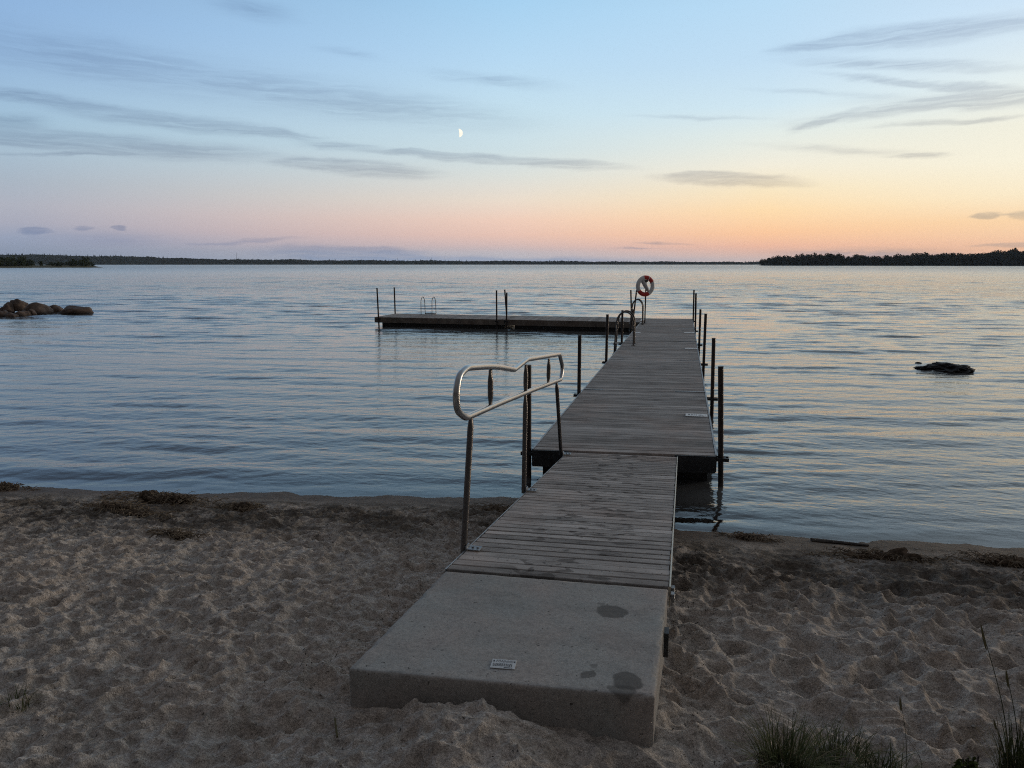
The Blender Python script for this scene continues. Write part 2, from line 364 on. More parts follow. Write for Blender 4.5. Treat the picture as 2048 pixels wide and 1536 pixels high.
# long dragged groove beside the slab's near corner
def groove(x, y):
    r_ = y - .22 * x - .10 * x * x; return -.022 * np.exp(-(r_ / .035) ** 2) * np.exp(-(x / .42) ** 4) + .012 * np.exp(-((r_ - .08) / .03) ** 2) * np.exp(-(x / .42) ** 4)
pg = atz(600, 1462, .66); stamp(pg.x, pg.y, .8, groove)
# sand drifted up against the slab's front edge
Z += .122 * np.exp(-((X + .70) / .34) ** 2 - (np.maximum(0, 2.36 - Y) / .42) ** 2) * (Y < 2.7)
Z += .03 * np.exp(-((X + .35) / .5) ** 2 - ((Y - 1.9) / .3) ** 2)
# keep the sand below the walkway
inside = (X > -1.27) & (X < .0) & (Y > 2.33) & (Y < 9)
Z = np.where(inside, np.minimum(Z, walk_z(Y) - .16), Z)
corner = np.exp(-((X - .02) / .09) ** 2 - ((Y - 2.44) / .10) ** 2); Z = Z * (1 - corner) + .636 * corner
cornl = np.exp(-((X + 1.26) / .12) ** 2 - ((Y - 2.33) / .10) ** 2); Z = Z * (1 - cornl) + .672 * cornl
far_flat = (Y > 9) | (np.abs(X) > 12); Z = np.where(far_flat, base_z(X, Y), Z)
def grid_mesh(name, X, Y, Z):
    ny, nx = X.shape; me = bpy.data.meshes.new(name); n = nx * ny
    co = np.stack([X, Y, Z], -1).reshape(-1).astype(np.float32)
    idx = np.arange(n).reshape(ny, nx); q = np.stack([idx[:-1, :-1], idx[:-1, 1:], idx[1:, 1:], idx[1:, :-1]], -1).reshape(-1, 4)
    me.vertices.add(n); me.vertices.foreach_set('co', co); me.loops.add(q.size); me.loops.foreach_set('vertex_index', q.reshape(-1).astype(np.int32))
    me.polygons.add(len(q)); me.polygons.foreach_set('loop_start', np.arange(0, q.size, 4, dtype=np.int32)); me.polygons.foreach_set('use_smooth', np.ones(len(q), bool))
    me.update(calc_edges=True); me.validate(); return me
def sand_z(x, y):
    i = min(max(int(np.searchsorted(gx, x)), 0), len(gx) - 1); j = min(max(int(np.searchsorted(gy, y)), 0), len(gy) - 1); return float(Z[j, i])
def on_sand(u, v):
    z = .5
    for _ in range(12):
        p = atz(u, v, z); z = .5 * z + .5 * sand_z(p.x, p.y)
    p.z = sand_z(p.x, p.y); return p
me = grid_mesh('beach', X, Y, Z)
a = me.attributes.new('shore', 'FLOAT', 'POINT'); a.data.foreach_set('value', D.reshape(-1).astype(np.float32))
m_, t = material('beach_sand')
sh = t.new('ShaderNodeAttribute', _attribute_name='shore').outputs['Fac']
big = t.noise(t.pos, 1.1, 4, .6); med = t.noise(t.pos, 7, 5, .65); fine = t.noise(t.pos, 240, 2, .6); grain = t.noise(t.pos, 90, 4, .75)
c = t.mix(t.maprange(med, .3, .7), (.37, .322, .278), (.63, .565, .50))
c = t.mix(t.maprange(big, .35, .7, 0, .6), c, t.mix(1.0, c, (1.08, .96, .86), 'MULTIPLY'))
c = t.mix(1.0, c, t.ramp(fine, [(.25, .6), (.5, 1.0), (.75, 1.35)]), 'MULTIPLY')
c = t.mix(1.0, c, t.ramp(grain, [(.28, .55), (.5, 1.0), (.72, 1.4)]), 'MULTIPLY')
c = t.mix(1.0, c, t.ramp(t.noise(t.scalev(t.pos, .8, 1.3, 1), 26, 5, .75), [(.3, .62), (.5, 1.0), (.7, 1.22)]), 'MULTIPLY')
c = t.mix(t.maprange(t.noise(t.pos, 34, 3, .7), .64, .72, 0, .75), c, (.04, .032, .026))       # dark grit
# band of plant litter left along the strand
wr = t.math('MULTIPLY', t.maprange(sh, .25, .5, 0, 1, True), t.maprange(sh, 1.25, 2.4, 1, 0, True))
wr = t.math('MULTIPLY', wr, t.maprange(t.noise(t.pos, 2.6, 6, .7), .34, .55))
c = t.mix(t.math('MULTIPLY', wr, .88), c, t.mix(t.maprange(t.noise(t.pos, 45, 4), .35, .65), (.06, .047, .037), (.14, .112, .085)))
wet = t.maprange(t.math('ADD', sh, t.math('MULTIPLY', t.math('SUBTRACT', big, .5), .35)),   .22, .6, 1, 0, True)
c = t.mix(wet, c, t.mix(1.0, c, (.22, .18, .145), 'MULTIPLY'))
t.set(t.b.inputs['Base Color'], c)
t.set(t.b.inputs['Roughness'], t.maprange(wet, 0, 1, .95, .6)); t.b.inputs['Specular IOR Level'].default_value = .12
hh = t.math('ADD', t.math('MULTIPLY', grain, .6), t.math('MULTIPLY', t.noise(t.pos, 38, 4, .7), 1.4))
bn = t.new('ShaderNodeBump'); bn.inputs['Distance'].default_value = .02; t.set(bn.inputs['Strength'], t.maprange(wet, 0, 1, 1.0, .3)); t.set(bn.inputs['Height'], hh)
t.set(t.b.inputs['Normal'], bn.outputs[0])
o = link('beach', me, m_); tag(o, 'grey brown trodden sand beach sloping into the lake', 'beach', kind='structure')

# ---------------------------------------------------------------- water
DR = .0028
rr = np.concatenate([np.exp(np.arange(math.log(4.6), math.log(420), DR)), np.geomspace(423, 3600, 40)])
th = np.concatenate([np.linspace(-100, -62, 24, endpoint=False), np.linspace(-62, 34, 500, endpoint=False), np.linspace(34, 100, 30)]) * math.pi / 180
TH, RR = np.meshgrid(th, rr); X2 = RR * np.sin(TH); Y2 = RR * np.cos(TH)
dep = np.maximum(0, -base_z(X2, Y2)); cell = RR * DR
Zw = np.zeros_like(X2); wr_ = random.Random(3)
gust = .85 + .35 * vnoise(X2, Y2 * 1.6, 9.0, 31) + .3 * vnoise(X2, Y2 * 1.8, 3.1, 32)
openw = 1 + .9 * sstep(16, 45, RR)          # rougher open water beyond the platform
PH = [vnoise(X2, Y2, s_, 40 + i) for i, s_ in enumerate((.9, 1.6, 2.8, 5.0, 9.0, 16.0, 30.0))]; PS = (.9, 1.6, 2.8, 5.0, 9.0, 16., 30.)
for k in range(72):
    lam = .15 * (3.2 / .15) ** (k / 71); ang = -.19 + wr_.gauss(0, .15 if lam > .5 else .4); ph = wr_.uniform(0, 6.28)
    k_ = 2 * math.pi / lam; slope = .0108 if lam < 1.6 else .0108 * (1.6 / lam) ** .8
    if .55 < lam < 1.3: slope *= 1.3
    fade = np.clip((lam / cell - 2.5) / 3, 0, 1); q = min(range(7), key=lambda i: abs(PS[i] - lam * 5))
    ph2 = k_ * (X2 * math.sin(ang) + Y2 * math.cos(ang)) + ph + 1.5 * (PH[q] * math.cos(ph) + PH[max(q - 1, 0)] * math.sin(ph))
    if lam > 1.8: fade = fade * sstep(14, 30, RR)
    Zw += fade * slope / k_ * (np.sin(ph2) + .3 * np.sin(2 * ph2 + 1.2))
Zw *= np.clip(dep / .05, 0, 1) ** .7 * np.clip(gust, .4, 1.5) * openw
me = grid_mesh('water', X2, Y2, Zw)
a = me.attributes.new('depth', 'FLOAT', 'POINT'); a.data.foreach_set('value', dep.reshape(-1).astype(np.float32))
m_, t = material('lake_water'); t.n.remove(t.b)
dp = t.new('ShaderNodeAttribute', _attribute_name='depth').outputs['Fac']
dist = t.vmath('LENGTH', t.pos)
n1 = t.noise(t.scalev(t.pos, .75, 1.5, 1), 7.5, 3, .55); n2 = t.noise(t.scalev(t.pos, .45, 1.3, 1), 1.5, 4, .62, .3); n3 = t.noise(t.scalev(t.pos, .35, 1.2, 1), .22, 4, .6)
hgt = t.math('ADD', t.math('MULTIPLY', n1, .009), t.math('ADD', t.math('MULTIPLY', n2, t.maprange(dist, 15, 80, .010, .09)), t.math('MULTIPLY', n3, t.maprange(dist, 100, 500, 0, 1.2))))
b1 = t.new('ShaderNodeBump'); b1.inputs['Strength'].default_value = 1.0; b1.inputs['Distance'].default_value = 1.0
t.set(b1.inputs['Height'], t.math('MULTIPLY', hgt, t.maprange(dp, 0, .12, .15, 1)))
gl = t.new('ShaderNodeBsdfGlossy'); gl.inputs['Color'].default_value = (1, .985, .96, 1); t.set(gl.inputs['Roughness'], t.maprange(dist, 10, 300, .04, .22)); t.set(gl.inputs['Normal'], b1.outputs[0])
fr = t.new('ShaderNodeFresnel'); fr.inputs['IOR'].default_value = 1.62; t.set(fr.inputs['Normal'], b1.outputs[0])
df = t.new('ShaderNodeBsdfDiffuse'); df.inputs['Color'].default_value = (.088, .088, .086, 1)
tr = t.new('ShaderNodeBsdfTransparent'); t.set(tr.inputs['Color'], t.mix(t.maprange(dp, 0, .12), (.9, .87, .84), (.35, .36, .36)))
mb_ = t.new('ShaderNodeMixShader'); t.set(mb_.inputs[0], t.maprange(dp, .01, .16, 0, 1, True)); t.l.new(tr.outputs[0], mb_.inputs[1]); t.l.new(df.outputs[0], mb_.inputs[2])
mw = t.new('ShaderNodeMixShader'); t.set(mw.inputs[0], fr.outputs[0]); t.l.new(mb_.outputs[0], mw.inputs[1]); t.l.new(gl.outputs[0], mw.inputs[2])
t.l.new(mw.outputs[0], t.out.inputs[0])
o = link('water', me, m_); tag(o, 'calm rippled lake water reflecting the dusk sky', 'lake', kind='structure')

# ---------------------------------------------------------------- concrete slab
m_, t = material('concrete')
ag = t.noise(t.pos, 150, 3, .7); bl = t.noise(t.pos, 3.2, 4, .6); ag2 = t.noise(t.pos, 45, 4, .7)
c = t.mix(t.maprange(bl, .35, .68), (.30, .295, .275), (.33, .288, .258))
c = t.mix(1.0, c, t.ramp(ag, [(.28, .7), (.5, 1.0), (.72, 1.28)]), 'MULTIPLY')
c = t.mix(1.0, c, t.ramp(ag2, [(.3, .78), (.5, 1.0), (.7, 1.14)]), 'MULTIPLY')
c = t.mix(1.0, c, t.ramp(t.noise(t.scalev(t.pos, 1, 2.2, 1), 1.7, 5, .65), [(.3, .8), (.5, 1.0), (.7, 1.12)]), 'MULTIPLY')
c = t.mix(t.maprange(t.noise(t.pos, 52, 2, .5), .69, .73, 0, .85), c, (.04, .036, .032))
wob = t.scalev(t.vmath('SUBTRACT', t.new('ShaderNodeTexNoise', Scale=13.0, Detail=4.0, Vector=t.pos).outputs['Color'], (.5, .5, .5)), .085, .085, 0)
pp = t.vmath('ADD', t.pos, wob)
for u, v, du, dv, st in [(1224, 1222, 40, 18, .7), (1201, 1207, 12, 4, .45), (1176, 1346, 24, 15, .68), (1190, 1330, 13, 6, .45), (1256, 1356, 40, 27, .74), (1243, 1380, 36, 14, .62), (1285, 1224, 22, 10, .22), (1010, 1190, 40, 8, .15)]:
    zz = .84 - (1360 - v) / 210 * .074 if v < 1360 else .835
    p = atz(u, v, zz); ru = (atz(u + du, v, zz) - p).length; rv = (atz(u, v - dv, zz) - p).length
    mp = t.n.new('ShaderNodeMapping'); mp.vector_type = 'TEXTURE'; t.set(mp.inputs[0], pp)
    mp.inputs['Location'].default_value = p; mp.inputs['Scale'].default_value = (ru, rv, .09); 
    g = t.new('ShaderNodeTexGradient', _gradient_type='SPHERICAL'); t.set(g.inputs[0], mp.outputs[0])
    c = t.mix(t.math('MULTIPLY', t.maprange(g.outputs['Fac'], .12, .3, 0, 1, True), st), c, (.06, .056, .05))
t.set(t.b.inputs['Base Color'], c); t.b.inputs['Roughness'].default_value = .85; t.b.inputs['Specular IOR Level'].default_value = .3
t.set(t.b.inputs['Normal'], bump(t, t.math('ADD', t.math('MULTIPLY', ag, .5), ag2), .35, .004))
MAT['concrete'] = m_
slab = empty('concrete_ramp', ((FRONT_L + FRONT_R) / 2) - Vector((0, 0, .5)))
tag(slab, 'pale concrete slab at the foot of the wooden gangway, half drifted with sand', 'ramp')
org = slab.location
mb = MB(); q = [FRONT_L, FRONT_R, BACK_R, BACK_L]
q = [p - org for p in q]
mb.hexa([Vector((p.x, p.y, p.z - .62)) for p in q] + q); body = mb.build('slab', MAT['concrete'], slab, bevel=.008)
bm = bmesh.new(); bm.from_mesh(body.data)
for _ in range(6):
    es = [e for e in bm.edges if e.calc_length() > .03]
    if not es: break
    bmesh.ops.subdivide_edges(bm, edges=es, cuts=1, use_grid_fill=True)
bm.normal_update()
for v in bm.verts:
    p = v.co; n1_ = mnoise.noise(p * 9) * .0022 + mnoise.noise(p * 40) * .0008
    edge = v.normal.length > 0 and max(abs(c_) for c_ in v.normal) < .93
    chip = max(0, mnoise.noise(p * 14 + Vector((3, 1, 7))) - .22) * .05 if edge else 0
    v.co = p + v.normal * (n1_ - min(.012, chip))
bm.to_mesh(body.data); bm.free(); body.data.polygons.foreach_set('use_smooth', [True] * len(body.data.polygons))
# troweled line and edge fittings
def on_slab(s, r_, up=.0):    # s across 0..1, r_ along 0..1
    a_ = FRONT_L.lerp(FRONT_R, s); b_ = BACK_L.lerp(BACK_R, s); p = a_.lerp(b_, r_); return Vector((p.x, p.y, p.z + up)) - org
mb = MB(); mb.hexa([Vector((-.006, 0, 0)) + on_slab(1, .62) + Vector((x, y, z)) for x, y, z in [(0.008, -.03, -.16), (.03, -.03, -.16), (.03, .03, -.16), (.008, .03, -.16), (.008, -.03, -.04), (.03, -.03, -.04), (.03, .03, -.04), (.008, .03, -.04)]])
mb.build('edge_fitting', MAT['frame'], slab)
# label plate fixed on the slab
def text_mesh(body_, size):
    cu = bpy.data.curves.new('text', 'FONT'); cu.body = body_; cu.size = size; cu.resolution_u = 2
    o_ = bpy.data.objects.new('text', cu); COL.objects.link(o_); bpy.context.view_layer.update()
    me_ = bpy.data.meshes.new_from_object(o_.evaluated_get(bpy.context.evaluated_depsgraph_get())); bpy.data.objects.remove(o_); return me_
def slab_plane_z(u, v):
    n_ = (FRONT_R - FRONT_L).cross(BACK_L - FRONT_L).normalized(); d = ray(u, v); return cC + d * ((FRONT_L - cC).dot(n_) / d.dot(n_)), n_
pc = [slab_plane_z(u, v)[0] for u, v in [(979, 1336), (1029, 1340.5), (1034, 1322), (986, 1319)]]; nrm = slab_plane_z(1000, 1330)[1]
ctr = sum(pc, Vector()) / 4; ex = ((pc[1] - pc[0]) + (pc[2] - pc[3])).normalized(); ey = nrm.cross(ex).normalized()
lw = ((pc[1] - pc[0]).length + (pc[2] - pc[3]).length) / 4; lh = ((pc[3] - pc[0]).length + (pc[2] - pc[1]).length) / 4
st = empty('information_label'); M4 = Matrix((ex, ey, nrm)).transposed().to_4x4(); M4.translation = ctr + nrm * .001; st.matrix_world = M4
tag(st, 'small white printed label stuck flat on the concrete slab', 'label')
mb = MB(); mb.box(-lw, lw, -lh, lh, 0, .0025); mb.build('plate', simple('label_face', (.5, .5, .49), .5, 0, .15, 40), st, bevel=.001)
mb = MB(); e = .0032
def bar(mb, x0, x1, y0, y1): mb.add([(x0, y0, e), (x1, y0, e), (x1, y1, e), (x0, y1, e)], [(0, 1, 2, 3)])
rg = random.Random(4)
for rowy in (-.02, -.24, -.46):
    x_ = -lw * .84
    while x_ < lw * .7:
        w_ = rg.uniform(.04, .16) * lw; bar(mb, x_, min(x_ + w_, lw * .75), lh * (rowy - .075), lh * (rowy + .05)); x_ += w_ + lw * .045
bar(mb, lw * .1, lw * .8, -lh * .86, -lh * .74); mb.build('small_print', MAT['ink'], st)
tm = text_mesh('FÖNNVEI', lh * .62); xs = [v.co.x for v in tm.vertices]; k_ = lw * 1.36 / (max(xs) - min(xs))
for v in tm.vertices: v.co = Vector(((v.co.x - min(xs)) * k_ - lw * .62, v.co.y * 1.15 + lh * .28, e))
link('lettering', tm, MAT['ink'], st)
for cx in (-lw * .82, lw * .86):
    mb = MB(); mb.add([(cx + lw * .07 * math.cos(k * .785), lh * .52 + lh * .2 * math.sin(k * .785), e) for k in range(8)], [tuple(range(8))])
    mb.build('emblem', MAT['ink'], st)

# ---------------------------------------------------------------- wooden gangway
gap = Vector((0, .02, 0))
gang = empty('gangway', (-.6, 5.5, 0)); tag(gang, 'sloping gangway of narrow grey planks from the concrete slab down to the jetty', 'gangway'); go = gang.location
def deck_mb(A, B, C_, D_, n, gapf, th=.028, jit=.004, seed=1, over=.0):
    """planks between front edge A(left)-B(right) and back edge D_(left)-C_(right)"""
    rg = random.Random(seed); mb = MB(); off = 0
    for i in range(n):
        g0 = rg.uniform(*gapf) / 2; g1 = rg.uniform(*gapf) / 2; f0 = (i + g0) / n; f1 = (i + 1 - g1) / n
        jl = rg.uniform(-jit, jit); jr = rg.uniform(-jit, jit); dz = rg.uniform(-.0015, .0015); tz = rg.uniform(-.0012, .0012)
        p = [A.lerp(D_, f0), B.lerp(C_, f0), B.lerp(C_, f1), A.lerp(D_, f1)]
        p[0] = p[0] + Vector((jl, 0, dz - tz)); p[3] = p[3] + Vector((jl, 0, dz + tz)); p[1] = p[1] + Vector((jr, 0, dz)); p[2] = p[2] + Vector((jr, 0, dz))
        mb.rnd = rg.random(); ch = .0035
        y_ = Vector((0, ch, 0)); 
        # chamfered top
        lo = [q_ - Vector((0, 0, th)) for q_ in p]; md = [q_ - Vector((0, 0, ch)) for q_ in p]; tp = [p[0] + y_, p[1] + y_, p[2] - y_, p[3] - y_]
        mb.add(lo + md + tp, [(3, 2, 1, 0), (0, 1, 5, 4), (1, 2, 6, 5), (2, 3, 7, 6), (3, 0, 4, 7), (4, 5, 9, 8), (5, 6, 10, 9), (6, 7, 11, 10), (7, 4, 8, 11), (8, 9, 10, 11)])
    return mb
g_ = Vector((0, .028, -.002))
A, B, C_, D_ = BACK_L + g_, BACK_R + g_, RT_R - Vector((0, .012, 0)), RT_L - Vector((0, .012, 0))
dmb = deck_mb(A - go, B - go, C_ - go, D_ - go, 45, (.03, .2), seed=3); dmb.build('plank_deck', MAT['ramp'], gang, attr=True)
def side_channel(P, Q, x0, x1, z0, z1, name, mat, par, o_):
    mb = MB(); P = P - o_; Q = Q - o_
    mb.hexa([P + Vector((x0, 0, z0)), P + Vector((x1, 0, z0)), Q + Vector((x1, 0, z0)), Q + Vector((x0, 0, z0)), P + Vector((x0, 0, z1)), P + Vector((x1, 0, z1)), Q + Vector((x1, 0, z1)), Q + Vector((x0, 0, z1))])
    return mb.build(name, mat, par)
side_channel(B, C_, .006, .014, -.11, .004, 'edge_rail', MAT['cream'], gang, go)
side_channel(A, D_, -.012, -.005, -.09, .001, 'edge_rail', MAT['galv'], gang, go)
for fx in (.12, .5, .88): side_channel(A.lerp(B, fx), D_.lerp(C_, fx), -.03, .03, -.15, -.031, 'bearer', MAT['frame'], gang, go)
for k in range(2):
    mb = MB(); mb.box(.016, .034, -.02 + k * .075, .015 + k * .075, -.075, -.03); mb.tube([(.025, -.024 + k * .075, -.052), (.025, .019 + k * .075, -.052)], .012, 8); h = mb.build('hinge', MAT['galv'], gang); h.location = B - go

# ---------------------------------------------------------------- handrail
hr = empty('handrail', (-1.24, 5.4, .5)); tag(hr, 'stainless tube handrail loop on three posts along one side of the gangway', 'handrail'); ho = hr.location
HX = -1.245
def hp(u, v, dx=0): p = atx(u, v, HX); return Vector((p.x + dx, p.y, p.z)) - ho
loop = [hp(1000, 806), hp(931, 836), hp(914.5, 822), hp(911.5, 790), hp(917, 752), hp(933, 735.5), hp(986, 732), hp(1028, 739.5), hp(1054, 719), hp(1119, 708.5), hp(1125.5, 735), hp(1121.5, 759), hp(1060, 782), hp(1000, 806)]
path = fillet(loop, [.05, .08, .16, .10, .06, .3, .03, .05, .04, .1, .05, .3])
mb = MB(); mb.tube(path, .0205, 14); mb.build('rail_loop', MAT['stainless'], hr, smooth=True)
def post(name, top, base, pinch=()):
    top, base = Vector(top), Vector(base); pts = []; rs = []; n = 40; L = (top - base).length
    for i in range(n + 1):
        t_ = i / n; z = t_ * L; w = 1.0
        for pz, lo in pinch:
            d = abs(z - pz); w = min(w, max(0, min(1, (d - .012) / .075)))
        w = w * w * (3 - 2 * w); pts.append(base.lerp(top, t_)); ra = .0115 + .0085 * w; rs.append((.025 - .005 * w, ra))
    mb = MB(); mb.tube(pts, rs, 12); return mb.build(name, MAT['dark_tube'] if name == 'post' else MAT['dark_tube'], hr, smooth=True)
b1_, t1_ = hp(927, 1106), hp(942.5, 829); post('post', t1_, b1_, [((t1_ - b1_).length, 0)])
b2_, t2_ = hp(1047.5, 986), hp(1052, 729); L2 = (hp(1050.5, 790) - b2_).length; post('post', t2_, b2_, [((t2_ - b2_).length, 0), (L2, 0)])
b3_, t3_ = hp(1122, 908), hp(1113, 763); post('post', t3_, b3_, [((t3_ - b3_).length, 0)])
for a_, b_ in (((981, 740), (981, 813)), ((1098, 717), (1096.5, 768))):
    p, q = hp(*a_), hp(*b_); post('baluster', p, q, [(0, 0), ((p - q).length, 0)])
for b_ in (b1_, b2_, b3_):
    mb = MB(); mb.box(-.004, .004, -.03, .03, -.12, .02); mb.box(.004, .085, -.032, .032, .0, .006); 
    for sx in (.035, .065): mb.tube([(sx, .0, .006), (sx, .0, .014)], .008, 6)
    zt = walk_z(b_.y + ho.y); br = mb.build('foot_bracket', MAT['galv'], hr); br.location = (b_.x + .026, b_.y, zt + .006 - ho.z)

# ---------------------------------------------------------------- floating jetty
DZ_ = .36
FL, FR = atz(1067, 899, DZ_), atz(1430, 912, DZ_)
BL, BR = Vector((-1.45, 27.75, DZ_)), Vector((.35, 27.95, DZ_))
jet = empty('floating_jetty', (-.6, 17.6, 0)); tag(jet, 'long straight plank jetty floating between two rows of steel posts', 'jetty'); jo = jet.location
ys = [0, .198, .392, .586, .782, 1.0]
for k in range(5):
    f0, f1 = ys[k], ys[k + 1]; e_ = .0009
    A, B, C_, D_ = FL.lerp(BL, f0 + e_), FR.lerp(BR, f0 + e_), FR.lerp(BR, f1 - e_), FL.lerp(BL, f1 - e_)
    dz = random.uniform(-.006, .006) if k else 0
    for p in (A, B, C_, D_): p.z += dz
    sec = deck_mb(A - jo, B - jo, C_ - jo, D_ - jo, int((C_.y - B.y) / .118), (.025, .09), seed=20 + k).build('deck_section', MAT['deck'], jet, attr=True)
    side_channel(A, D_, -.022, -.003, -.19, -.004, 'side_beam', MAT['frame'], jet, jo); side_channel(B, C_, .003, .022, -.19, -.004, 'side_beam', MAT['frame'], jet, jo)
    side_channel(A, D_, -.026, -.005, -.0035, .002, 'edge_strip', MAT['galv'], jet, jo); side_channel(B, C_, .005, .026, -.0035, .002, 'edge_strip', MAT['galv'], jet, jo)
    mb = MB()
    for P, Q, s_ in ((A - jo, D_ - jo, 1), (B - jo, C_ - jo, -1)):
        a_, b_ = P.lerp(Q, .08), P.lerp(Q, .92); x0, x1 = sorted((.16 * s_, .62 * s_))
        mb.hexa([a_ + Vector((x0, 0, -.6)), a_ + Vector((x1, 0, -.6)), b_ + Vector((x1, 0, -.6)), b_ + Vector((x0, 0, -.6)), a_ + Vector((x0, 0, -.17)), a_ + Vector((x1, 0, -.17)), b_ + Vector((x1, 0, -.17)), b_ + Vector((x0, 0, -.17))])
    mb.build('float', MAT['float'], jet, bevel=.03)
# front end beam (two visible lengths either side of the gangway) and its galvanised lip
for s0, s1 in ((-.006, .20), (.785, 1.006)):
    P, Q = FL.lerp(FR, s0) - jo, FL.lerp(FR, s1) - jo
    mb = MB(); mb.hexa([P + Vector((0, -.012, -.195)), Q + Vector((0, -.012, -.195)), Q + Vector((0, .0, -.195)), P + Vector((0, 0, -.195)), P + Vector((0, -.012, -.003)), Q + Vector((0, -.012, -.003)), Q + Vector((0, 0, -.003)), P + Vector((0, 0, -.003))])
    mb.build('end_beam', MAT['frame'], jet)
mb = MB(); P, Q = FL.lerp(FR, .0) - jo, FL.lerp(FR, 1.0) - jo
mb.hexa([P + Vector((.06, .25, -.5)), Q + Vector((-.06, .25, -.5)), Q + Vector((-.06, .3, -.5)), P + Vector((.06, .3, -.5)), P + Vector((.06, .25, -.2)), Q + Vector((-.06, .25, -.2)), Q + Vector((-.06, .3, -.2)), P + Vector((.06, .3, -.2))]); mb.build('end_bulkhead', MAT['float'], jet)
def deck_edge(y, right):
    f = (y - (FR.y if right else FL.y)) / ((BR.y if right else BL.y) - (FR.y if right else FL.y)); return (FR.lerp(BR, f) if right else FL.lerp(BL, f))
# seam cover strips between sections
for k in range(1, 5):
    A, B = FL.lerp(BL, ys[k]) - jo, FR.lerp(BR, ys[k]) - jo
    for s0, s1 in ((-.005, .16), (.76, 1.005)):
        mb = MB(); P, Q = A.lerp(B, s0), A.lerp(B, s1); mb.hexa([P + Vector((0, -.022, .004)), Q + Vector((0, -.022, .004)), Q + Vector((0, .022, .004)), P + Vector((0, .022, .004)), P + Vector((0, -.022, .008)), Q + Vector((0, -.022, .008)), Q + Vector((0, .022, .008)), P + Vector((0, .022, .008))])
        mb.build('joint_strip', MAT['galv'], jet)

# ---------------------------------------------------------------- cross platform
PY0, PY1, PX0, PX1 = 25.68, 27.72, -11.84, -1.50
pf = empty('bathing_platform', (-6.6, 26.7, 0)); tag(pf, 'low plank bathing platform reaching sideways from the far end of the jetty', 'platform'); po = pf.location
for k, (x0, x1) in enumerate(((PX0, -6.56), (-6.52, PX1))):
    V = lambda x, y: Vector((x, y, DZ_ + .012)) - po
    # planks run across the platform's length
    d = deck_mb(Vector((PY0, -x1, 0)), Vector((PY1, -x1, 0)), Vector((PY1, -x0, 0)), Vector((PY0, -x0, 0)), int((x1 - x0) / .118), (.03, .1), seed=40 + k)
    d.v = [(-y - po.x, x - po.y, z + DZ_ + .012) for x, y, z in d.v]; d.f = [f[::-1] for f in d.f]
    d.f = [f[::-1] for f in d.f]
    d.build('deck_section', MAT['deck'], pf, attr=True)
    mb = MB(); mb.rnd = .4
    for y0 in (PY0 - .035, PY1 + .003): mb.box(x0 - po.x, x1 - po.x, y0 - po.y, y0 + .032 - po.y, DZ_ - .20, DZ_ + .008)
    mb.build('fascia', MAT['fascia'], pf, attr=True)
    mb = MB(); mb.box(x0 + (.28 if k == 0 else .36) - po.x, x1 - (.02 if k == 0 else .3) - po.x, PY0 + .06 - po.y, PY1 - .12 - po.y, -.35, DZ_ - .14); mb.build('float', MAT['float'], pf)
mb = MB(); mb.box(PX0 - .004 - po.x, PX0 + .02 - po.x, PY0 - .03 - po.y, PY1 - po.y, DZ_ - .2, DZ_ + .006); mb.build('end_beam', MAT['frame'], pf)
mb = MB(); mb.box(PX1 - .02 - po.x, PX1 + .10 - po.x, PY0 + .5 - po.y, PY1 - .5 - po.y, DZ_ + .016, DZ_ + .022); mb.build('joint_plate', MAT['white_plastic'], pf)

# ---------------------------------------------------------------- steel posts and their guides
def pile(top, base, label, ybase=None, guide=None, r=.03, hold=None):
    pb = atz(base[0], base[1], DZ_) if ybase is None else aty(base[0], base[1], ybase)
    pt = aty(top[0], top[1], pb.y); d = (pt - pb).normalized()
    bot = pb + d * ((-1.4 - pb.z) / d.z)
    o = empty('steel_post', (pb.x, pb.y, 0)); tag(o, label, 'post', 'steel posts holding the jetty')
    mb = MB(); mb.tube([bot - o.location, pt - o.location], r, 14); mb.build('tube', MAT['pile'], o, smooth=True)
    mb = MB(); mb.tube([pt - o.location, pt - o.location + d * .008], r * 1.03, 14); mb.build('cap', MAT['frame'], o)
    if guide:
        par, oo = (jet, jo) if guide in 'LR' else (pf, po)
        q = pb + d * ((.30 - pb.z) / d.z)
        mb = MB()
        if guide in 'LR':
            s_ = 1 if guide == 'R' else -1; xe = deck_edge(pb.y, guide == 'R').x
            for dy in (-r - .022, r + .004):
                x0, x1 = sorted((xe + .02 * s_, q.x + .085 * s_)); mb.box(x0 - oo.x, x1 - oo.x, q.y + dy - oo.y, q.y + dy + .018 - oo.y, .285, .325)
            x0, x1 = sorted((q.x + (r + .006) * s_, q.x + (r + .024) * s_)); mb.box(x0 - oo.x, x1 - oo.x, q.y - r - .003 - oo.y, q.y + r + .003 - oo.y, .29, .32)
        else:
            s_ = -1 if guide == 'f' else 1; ye = PY0 - .036 if guide == 'f' else PY1 + .036
            for dx in (-r - .022, r + .004):
                y0, y1 = sorted((ye, q.y + .08 * s_)); mb.box(q.x + dx - oo.x, q.x + dx + .018 - oo.x, y0 - oo.y, y1 - oo.y, .285, .325)
        mb.build('post_guide', MAT['frame'], par)
    return o
pile((1441.5, 734), (1441.5, 908), 'thick brown steel post at the jetty corner opposite the handrail', guide='R')
pile((1427.5, 677), (1424.5, 791), 'slightly leaning steel post second from the beach on the side without a handrail', guide='R')
pile((1411.5, 628), (1407.5, 724), 'tall steel post third from the beach on the side without a handrail', guide='R')
pile((1401, 619), (1398.5, 686), 'short steel post fourth from the beach on the side without a handrail', guide='R')
pile((1392, 587), (1390.5, 659), 'thin steel post second from the lake end on the side without a handrail', guide='R')
pile((1388, 580), (1386.5, 640), 'farthest steel post at the lake end of the jetty opposite the platform', guide='R')
